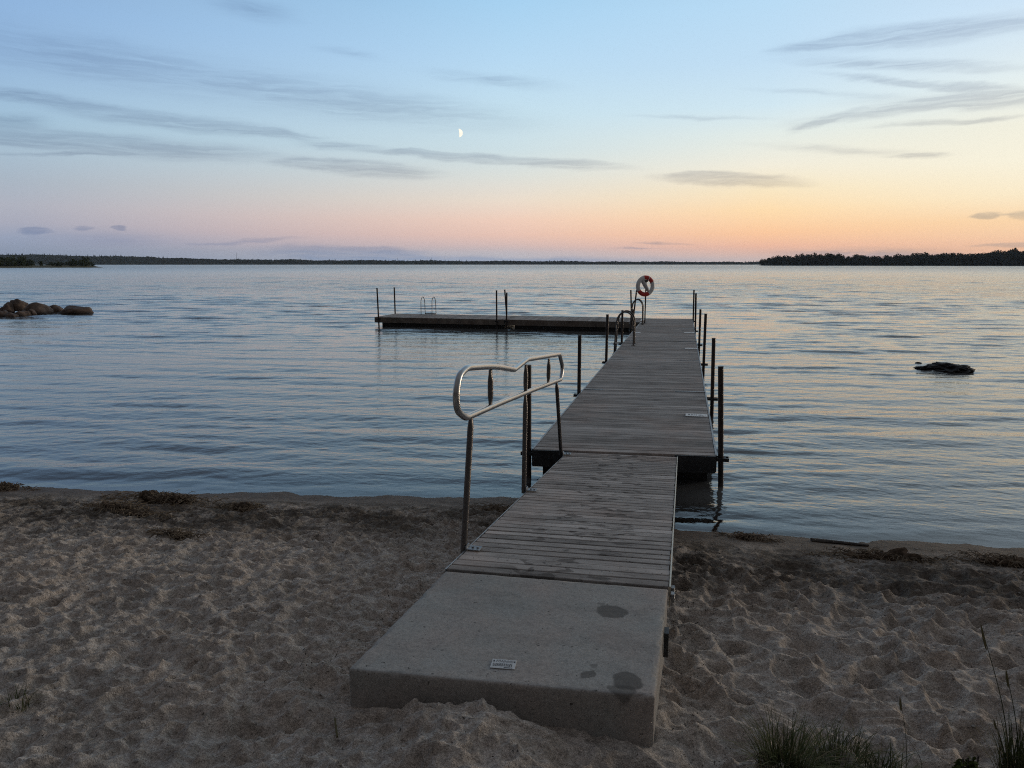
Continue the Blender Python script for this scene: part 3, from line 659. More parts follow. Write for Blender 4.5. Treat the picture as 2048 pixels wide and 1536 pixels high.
pile((1057.5, 731), (1057.5, 896), 'dark steel post rising right behind the middle leg of the handrail', guide='L')
pile((1159.5, 671), (1158, 784), 'lone steel post between the handrail and the nearer bathing ladder', guide='L')
pile((1215, 629.5), (1212.5, 720), 'steel post just before the nearer bathing ladder on the platform side', guide='L')
pile((1245, 621), (1243.5, 684), 'steel post seen through the hoops of the nearer bathing ladder', guide='L')
pile((1266.5, 619), (1262, 656), 'short steel post in the corner between jetty and platform', guide='L')
pile((1261.7, 580.5), (1263, 636), 'upright tall thin post behind the inner end of the platform', ybase=27.83, guide='b')
pile((1273.3, 580), (1266.5, 637), 'leaning tall thin post close beside the lifebuoy', ybase=27.85)
pile((754, 576.5), (757, 634), 'leaning steel post at the outer front corner of the platform', ybase=25.58, guide='f')
pile((788.5, 575), (790.5, 631), 'steel post at the outer back corner of the platform', ybase=27.82, guide='b')
pile((993, 581), (993.5, 638), 'upright post alone on the front of the platform midway along it', ybase=25.58, guide='f')
pile((1009.5, 579.5), (1013.5, 634), 'leaning post of the crossed pair behind the middle of the platform', ybase=27.82, guide='b')
pile((1013.5, 585.5), (1013.2, 638), 'upright post of the crossed pair on the front of the platform', ybase=25.58, guide='f')

# ---------------------------------------------------------------- ladders
def ladder(name, loc, rz, label, hw=.5, hh=.84, gapw=.45, r=.02, drop=.95):
    """local: +x points to the water; hoops side by side along y"""
    o = empty(name, loc, rz); tag(o, label, 'ladder', 'bathing ladders on the jetty')
    for s_ in (-1, 1):
        y = s_ * gapw / 2; pts = [(-hw * .62, y, 0), (-hw * .60, y, hh * .62)]
        for k in range(1, 9):
            t_ = math.pi * (1 - k / 9); pts.append((-hw * .08 + hw * .52 * math.cos(t_), y, hh * .66 + hh * .34 * math.sin(t_)))
        pts += [(hw * .46, y, hh * .6), (hw * .52, y, .05), (hw * .62, y, -drop)]
        mb = MB(); mb.tube(spline(pts, 4), r, 10); mb.build('hoop', MAT['dark_tube'], o, smooth=True)
        mb = MB(); mb.box(-hw * .62 - .05, -hw * .62 + .05, y - .04, y + .04, .001, .009); mb.build('foot_plate', MAT['dark_tube'], o)
    for z in (.02, -.25, -.52, -.8):
        x = hw * (.52 + .1 * max(0, -z) / drop); mb = MB(); mb.box(x - .045, x + .045, -gapw / 2, gapw / 2, z - .015, z + .015); mb.build('step', MAT['dark_tube'], o)
    mb = MB(); mb.box(-hw * .62, hw * .5, -gapw / 2 - .02, -gapw / 2 + .02, .009, .022); mb.build('base_bar', MAT['dark_tube'], o)
    return o
p = atz(1266, 690.5, DZ_); ladder('bathing_ladder', (p.x - .25, p.y + .2, DZ_), math.pi, 'tube hoop bathing ladder nearest the beach, on the jetty edge', hw=.42, hh=.86)
p = atz(1287.5, 649, DZ_); ladder('bathing_ladder', (p.x - .27, p.y + .15, DZ_), math.pi, 'tube hoop bathing ladder in the corner beside the lifebuoy', hw=.36, hh=.86, gapw=.35)
p = aty(856, 632, 27.45); ladder('bathing_ladder', (p.x, 27.55, DZ_ + .012), math.pi / 2, 'thin pale hoop ladder on the back edge of the platform', hw=.42, hh=.72, gapw=.48, r=.014)

# ---------------------------------------------------------------- lifebuoy
pb = atz(1289.5, 646, DZ_); yb = pb.y
ls = empty('lifebuoy_stand', (pb.x, pb.y, DZ_)); tag(ls, 'slim dark pole on the jetty carrying the lifebuoy', 'pole')
zt = aty(1290, 561, yb).z - DZ_
mb = MB(); mb.tube([(0, 0, .006), (0, 0, zt)], .024, 10); mb.build('pole', MAT['pile'], ls, smooth=True)
mb = MB(); mb.box(-.07, .07, -.07, .07, .001, .008); mb.build('base_plate', MAT['frame'], ls)
mb = MB(); mb.box(-.07, .07, -.05, .03, zt - .05, zt + .02); mb.tube([(0, -.03, zt - .02), (0, -.13, zt), (0, -.14, zt + .05)], .012, 8); mb.build('hook', MAT['frame'], ls)
cb = aty(1290.5, 572, yb - .11); lb = empty('lifebuoy', cb); tag(lb, 'red and white ring lifebuoy hanging on the pole at the jetty end', 'lifebuoy')
lb.rotation_euler = (0, 0, R(33))
def ring(a0, a1, R0=.295, rx=.076, rz=.058, n=26):
    mb = MB(); N = 12; vs = []
    for i in range(n + 1):
        a = R(a0 + (a1 - a0) * i / n); ca, sa = math.sin(a), math.cos(a)
        for k in range(N):
            t_ = 2 * math.pi * k / N; rr_ = R0 + rx * math.cos(t_); vs.append((rr_ * ca, rz * math.sin(t_), rr_ * sa))
    fs = [(i * N + k, i * N + (k + 1) % N, (i + 1) * N + (k + 1) % N, (i + 1) * N + k) for i in range(n) for k in range(N)] + [tuple(range(N)), tuple(range(n * N, (n + 1) * N))[::-1]]
    mb.add(vs, fs); return mb
for a0, a1, nm in ((-14, 62, 'red_segment'), (64, 152, 'white_segment'), (154, 240, 'red_segment'), (242, 344, 'white_segment')):
    ring(a0, a1).build(nm, MAT['red'] if 'red' in nm else MAT['white_plastic'], lb, smooth=True)
for a in (-15, 63, 153, 241, 24): ring(a - 2, a + 2, rx=.079, rz=.061, n=2).build('reflective_band', MAT['white_plastic'], lb, smooth=True)
p, q = aty(1284, 560, yb - .17), aty(1297.5, 584, yb - .17); bg_ = empty('throw_line_bag', p); tag(bg_, 'long pale throw line bag hanging slantwise across the lifebuoy', 'bag')
d = q - p; mb = MB(); mb.tube([d * f for f in (0, .03, .12, .5, .8, .95, 1)], [.012, .05, .066, .07, .055, .03, .008], 12); mb.build('bag_body', MAT['bag'], bg_, smooth=True)
mb = MB(); mb.tube(spline([(0, 0, 0), (.02, -.02, .05), (.05, .0, .06), (.10, .1, .05)], 5), .008, 6); mb.build('cord', MAT['bag'], bg_)

# white marker plates on the deck
def plate(cs, label, text=False):
    cs = [atz(u, v, DZ_ + .008) for u, v in cs]; c0 = sum(cs, Vector()) / 4
    o = empty('deck_sign', c0); tag(o, label, 'sign')
    mb = MB(); q = [p - c0 for p in cs]; mb.hexa([p + Vector((0, 0, -.004)) for p in q] + [p + Vector((0, 0, .002)) for p in q]); mb.build('plate', MAT['white_plastic'], o)
    if text:
        mb = MB(); f = lambda s, r_: (q[0].lerp(q[1], s)).lerp(q[3].lerp(q[2], s), r_) + Vector((0, 0, .0035))
        for s0, s1, r0, r1 in ((.11, .135, .3, .7), (.145, .165, .25, .7), (.17, .2, .4, .75), (.25, .28, .3, .7), (.29, .31, .3, .75), (.315, .33, .35, .7), (.38, .385, .3, .7), (.40, .412, .3, .7), (.475, .498, .22, .82), (.56, .6, .38, .5), (.61, .7, .36, .62), (.7, .82, .40, .5), (.9, .905, .25, .6)):
            mb.add([f(s0, r0), f(s1, r0), f(s1, r1), f(s0, r1)], [(0, 1, 2, 3)])
        mb.build('lettering', MAT['ink'], o)
    return o
plate([(1371, 832), (1415.5, 833.5), (1414, 828.5), (1371.5, 827)], 'white sign plate with small dark lettering flat on the jetty planks', True)
plate([(1370, 697.4), (1395, 697.7), (1394.5, 696), (1370, 695.7)], 'plain white strip on the deck edge beside the fourth post from the beach')
plate([(1368, 665.8), (1388.5, 666), (1388.3, 664.6), (1368, 664.5)], 'thin white strip on the deck edge toward the lake end')
plate([(1267, 665.6), (1281, 665.8), (1281.4, 664.5), (1268, 664.3)], 'short white strip on the deck behind the nearer bathing ladder')

# ---------------------------------------------------------------- rocks
m_, t = material('shore_rock')
n1 = t.noise(t.obj, 2.2, 6, .65); n2 = t.noise(t.obj, 14, 4, .7)
c = t.mix(t.maprange(n1, .35, .65), (.06, .041, .031), (.17, .112, .08)); c = t.mix(1.0, c, t.ramp(n2, [(.3, .65), (.7, 1.2)]), 'MULTIPLY')
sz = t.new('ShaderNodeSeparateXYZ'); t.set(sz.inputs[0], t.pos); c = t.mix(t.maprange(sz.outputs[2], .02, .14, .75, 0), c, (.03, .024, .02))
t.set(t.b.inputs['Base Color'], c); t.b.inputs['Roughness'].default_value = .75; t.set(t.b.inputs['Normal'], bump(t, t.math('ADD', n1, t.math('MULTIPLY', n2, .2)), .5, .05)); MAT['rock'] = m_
MAT['wetrock'] = simple('wet_dark_rock', (.02, .017, .016), .6, 0, .5, 6, .5, spec=.1)
def rock(loc, w, d, h, seed, label, mat='rock', rough=.34, sub=4, ridge=False, cat='rock', group='boulders piled at the water'):
    bm = bmesh.new(); bmesh.ops.create_icosphere(bm, subdivisions=sub, radius=1); rg = random.Random(seed); off = Vector((rg.uniform(0, 50), rg.uniform(0, 50), rg.uniform(0, 50)))
    for v in bm.verts:
        p = v.co.copy(); n = mnoise.noise(p * 1.1 + off) * rough + mnoise.noise(p * 2.7 + off) * rough * .4 + mnoise.noise(p * 7 + off) * rough * .12
        if ridge: n += (.5 - abs(mnoise.noise(p * 2.3 + off))) * .45 - .15 + (.5 - abs(mnoise.noise(p * 5 + off))) * .15
        s_ = 1 + n; p = p * s_
        p.z = p.z if p.z > -.3 else -.3; v.co = Vector((p.x * w / 2, p.y * d / 2, p.z * h))
    me_ = bpy.data.meshes.new('boulder'); bm.to_mesh(me_); bm.free(); me_.polygons.foreach_set('use_smooth', [True] * len(me_.polygons))
    o = link('boulder', me_, MAT[mat]); o.location = loc; o.rotation_euler = (rg.uniform(-.12, .12), rg.uniform(-.12, .12), rg.uniform(-.3, .3)); tag(o, label, cat, group); return o
def rock_px(u, v, wpx, hpx, seed, label, lift=0.0, **k):
    p = atz(u, v, 0); sc_ = FPX / (p - cC).dot(cF); w = wpx / sc_; h = hpx / sc_
    p.z = lift * h; return rock(p, w, w * .85, h * .9, seed, label, **k)
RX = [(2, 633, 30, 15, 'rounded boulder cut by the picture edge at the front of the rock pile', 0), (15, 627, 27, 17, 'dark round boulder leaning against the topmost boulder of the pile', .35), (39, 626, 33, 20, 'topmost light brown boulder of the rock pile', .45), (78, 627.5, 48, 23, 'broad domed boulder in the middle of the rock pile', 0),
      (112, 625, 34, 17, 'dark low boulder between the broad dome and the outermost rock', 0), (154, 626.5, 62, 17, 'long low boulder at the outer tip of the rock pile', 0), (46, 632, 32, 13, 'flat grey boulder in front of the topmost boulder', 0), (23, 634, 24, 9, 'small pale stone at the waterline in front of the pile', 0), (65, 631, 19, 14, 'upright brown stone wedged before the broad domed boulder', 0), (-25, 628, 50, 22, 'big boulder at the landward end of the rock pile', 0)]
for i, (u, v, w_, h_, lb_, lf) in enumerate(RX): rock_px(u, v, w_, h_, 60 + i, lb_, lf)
rock_px(1905, 740, 84, 13, 90, 'craggy black rock breaking the water beyond the jetty', mat='wetrock', ridge=True, group='dark rocks awash beyond the jetty', sub=5)
rock_px(1855, 738, 50, 5.5, 91, 'low flat rock barely awash beside the craggy black rock', mat='wetrock', ridge=True, group='dark rocks awash beyond the jetty')
rock_px(1838, 727, 16, 3.5, 92, 'tiny dark stone awash behind the craggy black rock', mat='wetrock', group='dark rocks awash beyond the jetty')

# ---------------------------------------------------------------- weed heaps, driftwood, litter
def weed_heap(u, v, rx, ry, h, seed, label, n=420):
    p = on_sand(u, v); rg = random.Random(seed); o = empty('weed_heap', p); tag(o, label, 'seaweed', 'heaps of washed up weed')
    bm = bmesh.new(); bmesh.ops.create_icosphere(bm, subdivisions=5, radius=1); off = Vector((seed * 3.1, 2.7, 9))
    for v_ in bm.verts:
        q = v_.co; n_ = mnoise.noise(q * 1.5 + off) * .45 + mnoise.noise(q * 4 + off) * .25 + mnoise.noise(q * 10 + off) * .16
        w_ = .62 + .9 * n_; v_.co = Vector((q.x * rx * w_, q.y * ry * w_, max(-.05, q.z * h * (.75 + 2.6 * n_))))
    me_ = bpy.data.meshes.new('mat'); bm.to_mesh(me_); bm.free(); link('mat', me_, MAT['weed'], o)
    mb = MB()
    for k in range(n):
        a = rg.uniform(0, 6.28); r_ = rg.random() ** .6 * 1.7; x, y = r_ * rx * math.cos(a), r_ * ry * math.sin(a); z = h * max(0, 1 - r_ * r_) ** .5 * .95
        L = rg.uniform(.03, .13); d_ = rg.uniform(0, 6.28); dx, dy = math.cos(d_) * L, math.sin(d_) * L
        mb.tube([(x, y, z), (x + dx * .5, y + dy * .5, z + rg.uniform(0, .022)), (x + dx, y + dy, max(.0, z - rg.uniform(0, .04)))], rg.uniform(.0015, .004), 4, False)
    s_ = mb.build('strands', MAT['weed2'], o); return o
weed_heap(325, 1004, .42, .16, .085, 1, 'largest dark heap of washed up weed near the waterline')
weed_heap(222, 1018, .26, .12, .06, 2, 'ragged weed heap on the landward side of the largest heap', 260)
weed_heap(268, 1028, .24, .07, .03, 3, 'flat green tinged weed patch trailing below the ragged heap', 180)
weed_heap(485, 1020, .2, .09, .05, 4, 'small rounded weed mound between the largest heap and the handrail', 200)
weed_heap(12, 978, .2, .12, .06, 5, 'weed clump at the waterline by the picture edge', 160)
weed_heap(1770, 1118, .36, .09, .06, 6, 'long low weed ridge on the sand by the driftwood', 300)
weed_heap(1500, 1078, .16, .07, .035, 7, 'small dark weed tuft near the water on the gangway side', 150)
weed_heap(2010, 1128, .3, .12, .05, 8, 'broad weed patch at the beach edge past the long ridge', 220)
weed_heap(350, 1070, .16, .05, .02, 9, 'thin scrap of dark weed on the dry sand', 100)
weed_heap(1000, 1020, .22, .1, .025, 10, 'flat weed patch beside the handrail foot', 160)
p, q = on_sand(1622, 1081), on_sand(1738, 1092); dw = empty('driftwood', p); tag(dw, 'dark straight driftwood stick lying at the water edge', 'driftwood')
mb = MB(); mb.tube(spline([Vector(((q.x - p.x) * f, (q.y - p.y) * f + .02 * math.sin(3 * f), sand_z(p.x + (q.x - p.x) * f, p.y + (q.y - p.y) * f) - p.z + .01)) for f in (0, .5, 1)], 6), [(.016 - .0006 * i, .03 - .001 * i) for i in range(13)], 8); mb.build('stick', MAT['twig'], dw, smooth=True)
p = on_sand(672, 1462); tw = empty('twig', p); tag(tw, 'thin dry twig on the sand beside the concrete slab', 'twig'); mb = MB(); mb.tube([(-.03, .05, .012), (0, 0, .018), (.03, -.045, .012)], .004, 6); mb.build('stick', MAT['reeds'], tw)
mb = MB(); rg = random.Random(17)
for k in range(9000):
    x = rg.uniform(-7.8, 3.6); zone = rg.random()
    ysh = float(np.interp(x, SX, SY))
    if zone < .7: y = ysh - abs(rg.gauss(1.1, .45)) - .2
    elif zone < .8: x = rg.choice((rg.gauss(-1.5, .12), rg.gauss(.12, .1))); y = rg.uniform(2.4, 6)
    else: y = rg.uniform(1.6, ysh - .6)
    if -1.27 < x < .01 and y > 2.33: continue
    if ysh - y < .25: continue
    z = sand_z(x, y); L = min(.05, rg.lognormvariate(-4.7, .6)) * (.5 if y < 4 else 1); a = rg.uniform(0, 6.28); r_ = rg.uniform(.0008, .0024)
    mb.tube([(x, y, z + r_), (x + math.cos(a) * L, y + math.sin(a) * L, z + r_ + rg.uniform(-.002, .006))], r_, 4)
o = mb.build('beach_litter', MAT['twig']); tag(o, 'scattered bits of twig and weed litter over the sand', 'litter', kind='stuff')

mb = MB(); rg = random.Random(29)
for k in range(420):
    x = rg.uniform(-7.8, 3.6); ysh = float(np.interp(x, SX, SY)); y = rg.uniform(1.6, ysh - .25) if rg.random() < .5 else ysh - abs(rg.gauss(.8, .4)) - .2
    if -1.27 < x < .01 and y > 2.33: continue
    z = sand_z(x, y); r_ = rg.uniform(.003, .009); vs = []
    for i_ in range(3):
        for j_ in range(6): a = j_ * 1.047; q_ = r_ * (1, 1.1, .6)[i_] * rg.uniform(.8, 1.2); vs.append((x + q_ * math.cos(a), y + q_ * math.sin(a) * .8, z + (-.2, .35, .75)[i_] * r_))
    mb.add(vs, [(i_ * 6 + j_, i_ * 6 + (j_ + 1) % 6, i_ * 6 + 6 + (j_ + 1) % 6, i_ * 6 + 6 + j_) for i_ in range(2) for j_ in range(6)] + [tuple(range(12, 18))])
o = mb.build('pebbles', simple('pale_pebble', (.32, .29, .26), .7, 0, .6, 60), smooth=True); tag(o, 'small pale pebbles and shell bits scattered over the sand', 'pebbles', kind='stuff')

# ---------------------------------------------------------------- grasses in the near corner
def blades(n, L0, L1, spread, lean, w, seed, mat, name, par):
    rg = random.Random(seed); mb = MB()
    for k in range(n):
        a = rg.uniform(0, 6.28); r_ = spread * math.sqrt(rg.random()); bx, by = r_ * math.cos(a), r_ * math.sin(a) * .7
        L = rg.uniform(L0, L1); a2 = a + rg.gauss(0, .7); ln = lean * rg.uniform(.25, 1.5); W_ = w * rg.uniform(.7, 1.2); dx, dy = math.cos(a2), math.sin(a2); vs = []; N = 6
        for i in range(N + 1):
            t_ = i / N; out = ln * L * t_ ** 1.8; z = L * (t_ - .38 * ln * t_ ** 2.4); ww = W_ * (1 - t_ ** 1.7) + .0003
            vs += [(bx + dx * out - dy * ww, by + dy * out + dx * ww, z - .01), (bx + dx * out + dy * ww, by + dy * out - dx * ww, z - .01)]
        mb.add(vs, [(2 * i, 2 * i + 1, 2 * i + 3, 2 * i + 2) for i in range(N)])
    return mb.build(name, MAT[mat], par, smooth=True)
def tuft(u, v, label, seed, **k):
    p = on_sand(u, v); o = empty('grass_tuft', p); tag(o, label, 'grass', 'grass tufts growing in the sand'); blades(seed=seed, par=o, name='blades', mat='grass', **k)
    k2 = dict(k, n=int(k['n'] * .3), lean=k['lean'] * 1.7, spread=k['spread'] * 1.15, L1=k['L1'] * .9); blades(seed=seed + 50, par=o, name='dry_blades', mat='dryblade', **k2); return o
tuft(1572, 1545, 'bushy green grass tuft in the sand near the slab corner', 1, n=300, L0=.08, L1=.23, spread=.09, lean=.65, w=.0018)
tuft(1675, 1550, 'second bushy grass tuft, wider and lower than the one beside it', 2, n=290, L0=.06, L1=.19, spread=.10, lean=.8, w=.0018)
tuft(1765, 1560, 'thin low grass tuft trailing off from the bushy pair', 3, n=120, L0=.05, L1=.14, spread=.08, lean=.9, w=.0016)
tuft(2035, 1570, 'grass tuft at the foot of the tall seed stalks', 4, n=220, L0=.1, L1=.3, spread=.06, lean=.3, w=.002)
tuft(35, 1412, 'small dry tuft of grass alone at the beach side', 5, n=60, L0=.03, L1=.1, spread=.05, lean=.8, w=.0014)
def stalk(u, v, u2, v2, label, r=.0022, bend=.02, head=True):
    p = on_sand(u, v); q = aty(u2, v2, p.y + .03); o = empty('grass_stalk', p); tag(o, label, 'grass stalk', 'tall seed stalks'); d = q - p
    mb = MB(); pts = spline([Vector((0, 0, -.02)), d * .5 + Vector((bend, 0, 0)), d], 8); mb.tube(pts, [r * (1 - .6 * i / (len(pts) - 1)) for i in range(len(pts))], 6); mb.build('stem', MAT['dryleaf'], o)
    if head:
        mb = MB(); e = d.normalized(); pts = [d * (1 - .16) + e * (.16 * d.length * f) for f in (0, .2, .5, .8, 1.05)]; mb.tube(pts, [.0015, .0035, .0045, .003, .0008], 6); mb.build('seed_head', MAT['reeds'], o)
    return o
stalk(2028, 1560, 1962, 1250, 'tallest thin seed stalk leaning toward the water', bend=.015)
stalk(2040, 1560, 2012, 1340, 'second seed stalk standing just behind the tallest one', bend=.01)
stalk(2015, 1560, 1988, 1440, 'short seed stalk at the foot of the tallest one', bend=.01)
stalk(1812, 1560, 1800, 1395, 'thin dry stalk alone beyond the grass tufts', r=.0014, bend=.01)
stalk(1842, 1560, 1818, 1480, 'short bare stalk beside the thin dry stalk', r=.0014, head=False)
p = on_sand(1940, 1560); lp = empty('leafy_plant', p); tag(lp, 'small dark mossy leafy plant in the near sand', 'plant')
mb = MB(); rg = random.Random(8)
for k in range(170):
    a = rg.uniform(0, 6.28); r_ = .055 * math.sqrt(rg.random()); z = rg.uniform(.0, .1) * (1 - r_ / .09); c0 = Vector((r_ * math.cos(a), r_ * math.sin(a), z)); e1 = Vector((rg.gauss(0, 1), rg.gauss(0, 1), rg.gauss(0, .5))).normalized() * .014; e2 = Vector((rg.gauss(0, 1), rg.gauss(0, 1), rg.gauss(0, .6))); e2 = (e2 - e1 * e2.dot(e1) / e1.length_squared).normalized() * .008
    mb.add([c0 - e1, c0 - e2, c0 + e1, c0 + e2], [(0, 1, 2, 3)])
mb.build('leaves', MAT['moss'], lp)
mb = MB()
for k in range(4): mb.tube([(.01 * k - .015, 0, -.02), (.02 * k - .03, .01 * k, .08)], .003, 5)
mb.build('stems', MAT['twig'], lp)

# ---------------------------------------------------------------- far shores
def crown_mb(seed, n, lobes, w, h, z0, leaf):
    rg = random.Random(seed); mb = MB(); L = []
    for k in range(lobes):
        a = rg.uniform(0, 6.28); q = rg.random() ** .6 * .62; L.append((q * math.cos(a) * w / 2, q * math.sin(a) * w / 2, z0 + h * rg.uniform(.08, .8), w / 2 * rg.uniform(.35, .55), h * rg.uniform(.2, .32)))
    for k in range(n):
        cx, cy, cz, rw, rh = rg.choice(L); d_ = Vector((rg.gauss(0, 1), rg.gauss(0, 1), rg.gauss(0, 1))).normalized() * (rg.random() ** .45); c0 = Vector((cx + d_.x * rw, cy + d_.y * rw, cz + d_.z * rh))
        s_ = leaf * rg.uniform(.5, 1.3); e1 = Vector((rg.gauss(0, 1), rg.gauss(0, 1), rg.gauss(0, .7))).normalized() * s_; e2 = e1.cross(Vector((rg.gauss(0, 1), rg.gauss(0, 1), rg.gauss(0, 1)))).normalized() * s_ * .7
        mb.add([c0 - e1, c0 + e2, c0 + e1, c0 - e2], [(0, 1, 2, 3)])
    return mb
def make_tree(seed, w, h, mat, label, group, cat='tree', name='broadleaf_tree', n=900):
    o = empty(name); tag(o, label, cat, group); rg = random.Random(seed)
    mb = MB(); mb.tube([(0, 0, -.5), (w * .01, 0, h * .25), (-w * .02, w * .02, h * .6)], [.035 * h, .025 * h, .008 * h], 7)
    for k in range(5):
        a = rg.uniform(0, 6.28); z = h * rg.uniform(.18, .4); mb.tube([(0, 0, z), (math.cos(a) * w * .18, math.sin(a) * w * .18, z + h * .14), (math.cos(a) * w * .32, math.sin(a) * w * .32, z + h * .25)], [.014 * h, .009 * h, .004 * h], 5)
    mb.build('trunk', MAT['bark'], o)
    crown_mb(seed, n, 9, w, h * .98, h * .02, .055 * h).build('crown', MAT[mat], o); return o
# wooded point across the water
ISL = 1120.0
pts = []
def far_pt(u, r_): d = ray(u, HZ); d = Vector((d.x, d.y, 0)).normalized(); return d * r_
gl_ = 'dark broadleaf tree in the dense wood on the point across the lake'
protos = [make_tree(200 + i, w_, h_, 'leaf', gl_, 'trees of the wooded point') for i, (w_, h_) in enumerate([(15, 16), (18, 18), (12, 15), (20, 17), (14, 19)])]
rg = random.Random(23); k = 0; first = [True] * 5
def point_top(u): return np.interp(u, [1515, 1530, 1560, 1620, 1680, 1760, 1840, 1880, 1930, 1980, 2020, 2060, 2250], [522, 514, 510, 507.5, 508, 510, 507, 506, 506.5, 502, 499.5, 500.5, 495])
for row, (dr, du) in enumerate(((0, 8.5), (28, 8.5), (60, 9.5))):
    u = 1522 + row * 3
    while u < 2240:
        r_ = ISL + dr + rg.uniform(-8, 8) + max(0, (1560 - u)) * 1.0; p = far_pt(u, r_); depth = p.dot(cF)
        hpx = 530.8 - point_top(u); hm = hpx * depth / FPX * rg.uniform(.78, 1.08) * (1.0 if row else .85)
        i = rg.randrange(5)
        if first[i]: o = protos[i]; first[i] = False
        else: o = copy_tree(protos[i])
        h0 = [16, 18, 15, 17, 19][i]; s_ = hm / h0; o.location = (p.x, p.y, .6); o.scale = (s_ * rg.uniform(.95, 1.25), s_ * rg.uniform(.95, 1.25), s_); o.rotation_euler = (0, 0, rg.uniform(0, 6.28)); k += 1
        u += du * rg.uniform(.7, 1.3) * (1 + max(0, u - 2060) / 150)
def land(name, us, r0, r1, top, mat, label):
    """low strip of land: water edge, bank, flat top, back edge"""
    vs = []; fs = []
    for i, u in enumerate(us):
        tp = top(u) if callable(top) else top
        w_ = min(1, min(i, len(us) - 1 - i) / 2 + .02)
        for rr_, z in ((r0 - 2 * w_, -.6), (r0 + 3, .5 * w_), (r0 + 12, .9 * w_), (r0 + (r1 - r0) * .5 * w_ + 13, tp * w_ + .9 * w_), (r0 + (r1 - r0) * w_ + 14, .5 * w_), (r0 + (r1 - r0) * w_ + 16, -.6)): 
            p = far_pt(u, rr_); vs.append((p.x, p.y, z))
    for i in range(len(us) - 1):
        for j in range(5): a = i * 6 + j; fs.append((a, a + 6, a + 7, a + 1))
    me_ = bpy.data.meshes.new(name); me_.from_pydata(vs, [], fs); me_.update(); o = link(name, me_, mat); tag(o, label, 'land', kind='structure'); return o
MAT['bank'] = simple('dark_bank', (.05, .045, .035), .9, 0, .4, .2)
land('terrain', list(range(1514, 2260, 20)), ISL - 14, ISL + 110, 1.0, MAT['bank'], 'dark low point of land under the wood across the lake')
# reedy spit on the other side
SP = 560.0
land('terrain', list(range(-260, 206, 15)), SP, SP + 60, .8, MAT['reeds'], 'low reedy spit of land with bushes on it')
gb = 'bushy tree on the low reedy spit across the water'
bp = [make_tree(300 + i, w_, h_, 'bushleaf', gb, 'trees of the reedy spit', name='bushy_tree', n=700) for i, (w_, h_) in enumerate([(9, 7), (7, 6), (8, 9)])]; bf = [True] * 3
for j in range(110):
    u = rg.uniform(-220, 186) if j > 14 else [2, 18, 30, 44, 52, 12, 160, 168, 172, 150, 140, 128, 118, 165, 176][j]; r_ = SP + rg.uniform(14, 55); p = far_pt(u, r_)
    tall = (16 if (u < 60 or 145 < u < 180) else 9) if j < 60 else 7.5; hm = tall * rg.uniform(.6, 1.05) * r_ / FPX; i = rg.randrange(3)
    if bf[i]: o = bp[i]; bf[i] = False
    else: o = copy_tree(bp[i])
    s_ = hm / [7, 6, 9][i]; o.location = (p.x, p.y, .8); o.scale = (s_ * 1.15, s_ * 1.15, s_); o.rotation_euler = (0, 0, rg.uniform(0, 6.28))
# far forested shore: hills and forest mass
FR_ = 2600.0
def top_far(u): return np.interp(u, [-400, 0, 60, 130, 200, 280, 400, 520, 560, 575, 590, 640, 800, 1000, 1200, 1500, 1800, 2300], [501, 503.5, 505, 506.5, 508.5, 510, 515.5, 518, 517, 515.5, 517, 518.5, 519.5, 521, 522.5, 523.2, 523.2, 523])
us = np.arange(-420, 2300, 8.0); vs = []; fs = []
prof = [(0, -.1), (10, .02), (120, .42), (300, .75), (480, .8), (800, 0)]
for u in us:
    for dr, hf in prof:
        p = far_pt(u, FR_ + dr); dep_ = far_pt(u, FR_ + 350).dot(cF); h_ = max(4, (529 - top_far(u)) * dep_ / FPX - 5); vs.append((p.x, p.y, hf * h_))
n6 = len(prof)
for i in range(len(us) - 1):
    for j in range(n6 - 1): a = i * n6 + j; fs.append((a, a + n6, a + n6 + 1, a + 1))
me_ = bpy.data.meshes.new('hills'); me_.from_pydata(vs, [], fs); me_.update(); tag(link('hills', me_, MAT['leaf_far']), 'low far shore hills across the lake', 'hills', kind='structure')
mb = MB(); rg = random.Random(77)
def blob(mb, p, w, h, conifer):
    n = 6; rings = ((0, .55), (.25, 1.0), (.6, .75), (.85, .4)) if not conifer else ((0, .8), (.35, .55), (.7, .25)); vs = []
    a0 = rg.uniform(0, 6)
    for z, r_ in rings:
        for k in range(n): a = a0 + 6.283 * k / n; q = r_ * w / 2 * rg.uniform(.75, 1.2); vs.append((p.x + q * math.cos(a), p.y + q * math.sin(a), p.z + z * h * rg.uniform(.9, 1.1)))
    vs.append((p.x, p.y, p.z + h)); m_n = len(rings); fs = [(i * n + k, i * n + (k + 1) % n, (i + 1) * n + (k + 1) % n, (i + 1) * n + k) for i in range(m_n - 1) for k in range(n)] + [((m_n - 1) * n + k, (m_n - 1) * n + (k + 1) % n, m_n * n) for k in range(n)]
    mb.add(vs, fs)
for j in range(6200):
    u = rg.uniform(-400, 1900); f = rg.random() ** .8; dr = 8 + f * 440; p = far_pt(u, FR_ + dr); dep_ = p.dot(cF); h_ = max(4, (529 - top_far(u)) * far_pt(u, FR_ + 350).dot(cF) / FPX - 5)
    con = rg.random() < (.16 if u < 330 else .05); big = rg.lognormvariate(0, .22)
    p.z = h_ * np.interp(dr, [a for a, b in prof], [b for a, b in prof]) - 2.5
    blob(mb, p, 17 * big if not con else rg.uniform(6, 9), (8 + 1.3 * vnoise(np.array([u]), np.array([0.]), 37.0, 3)[0]) * big ** .4 if not con else rg.uniform(11, 16), con)
o = mb.build('forest', MAT['leaf_far']); tag(o, 'continuous dark forest lining the far shore of the lake', 'forest', kind='stuff')
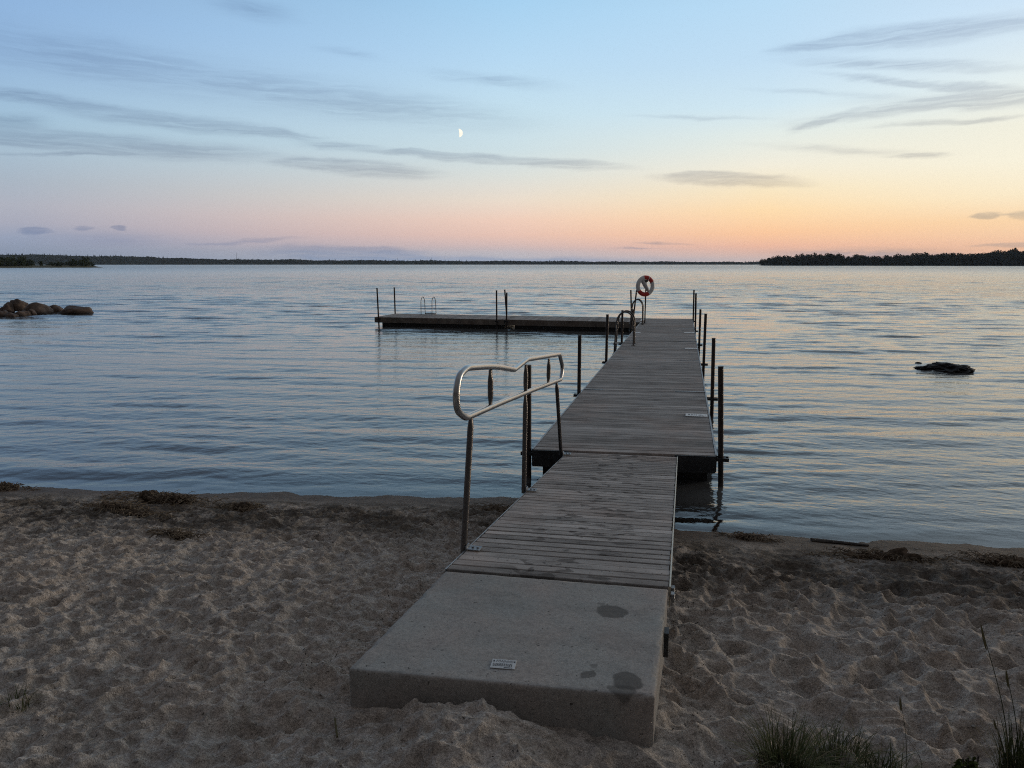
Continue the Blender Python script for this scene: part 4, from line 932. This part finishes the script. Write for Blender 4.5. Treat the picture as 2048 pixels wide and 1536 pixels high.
for u, v0, lb_ in ((474, 505.5, 'hair thin radio mast on the far shore beyond the rock pile'), (795, 515.5, 'shorter thin mast rising from the far forest, inner one of a pair'), (863, 515, 'shorter thin mast rising from the far forest, outer one of a pair'), (1168, 519, 'tiny mast on the far shore before the jetty line')):
    p = far_pt(u, FR_ + 380); z1 = CAMZ + (HZ - v0) * p.dot(cF) / FPX; o = empty('radio_mast', (p.x, p.y, 0)); tag(o, lb_, 'mast'); mb = MB(); mb.tube([(0, 0, 0), (0, 0, z1)], [.7, .35], 6); mb.build('tower', MAT['frame'], o)

# ---------------------------------------------------------------- evening haze over the lake
mb = MB(); mb.box(-3650, 3650, -420, 3650, -11, 80); m_, t = material('haze_air'); t.n.remove(t.b)
pv = t.new('ShaderNodeVolumePrincipled'); pv.inputs['Color'].default_value = (.72, .85, 1.0, 1); pv.inputs['Density'].default_value = HAZE; t.l.new(pv.outputs[0], t.out.inputs['Volume'])
o = mb.build('haze', m_); tag(o, 'thin evening haze over the lake', 'haze', kind='stuff')

# ---------------------------------------------------------------- moon
md = ray(917.5, 266).normalized(); MR = 7.6 / FPX * 20000 
mb = MB(); N = 24; M = 12; toS = cR + cU * .06; toS = (toS - md * toS.dot(md)).normalized() * math.cos(R(6)) + md * math.sin(R(6))
ax = md.cross(toS).normalized()     # pole axis of the lit lune
ez = ax; ex = toS; ey = ez.cross(ex)
vs = []
sg = 1 if (-md).dot(ey) > 0 else -1; lim0, lim1 = sorted((sg * R(6), sg * R(90)))
for i in range(N + 1):
    th_ = math.pi * i / N
    for j in range(M + 1):
        ph_ = lim0 + (lim1 - lim0) * j / M; vs.append((ex * math.cos(ph_) + ey * math.sin(ph_)) * math.sin(th_) * MR + ez * math.cos(th_) * MR)
fs = [(i * (M + 1) + j, i * (M + 1) + j + 1, (i + 1) * (M + 1) + j + 1, (i + 1) * (M + 1) + j) for i in range(N) for j in range(M)]
mb.add(vs, fs); m_, t = material('moonlit_surface'); t.n.remove(t.b); em = t.new('ShaderNodeEmission'); t.set(em.inputs[0], t.mix(t.maprange(t.noise(t.obj, .02, 4), .35, .65), (.82, .79, .68), (1, .95, .82))); em.inputs[1].default_value = 1.05; t.l.new(em.outputs[0], t.out.inputs[0])
o = mb.build('moon', m_, smooth=True); o.location = cC + md * 20000; tag(o, 'small bright half moon in the blue dusk sky', 'moon')

# ---------------------------------------------------------------- render settings
sc.view_settings.view_transform = 'Standard'; sc.view_settings.look = 'None'; sc.view_settings.exposure = .15; sc.view_settings.gamma = 1
sc.cycles.max_bounces = 6; sc.cycles.transparent_max_bounces = 8; sc.cycles.use_denoising = False; sc.cycles.filter_width = 1.1
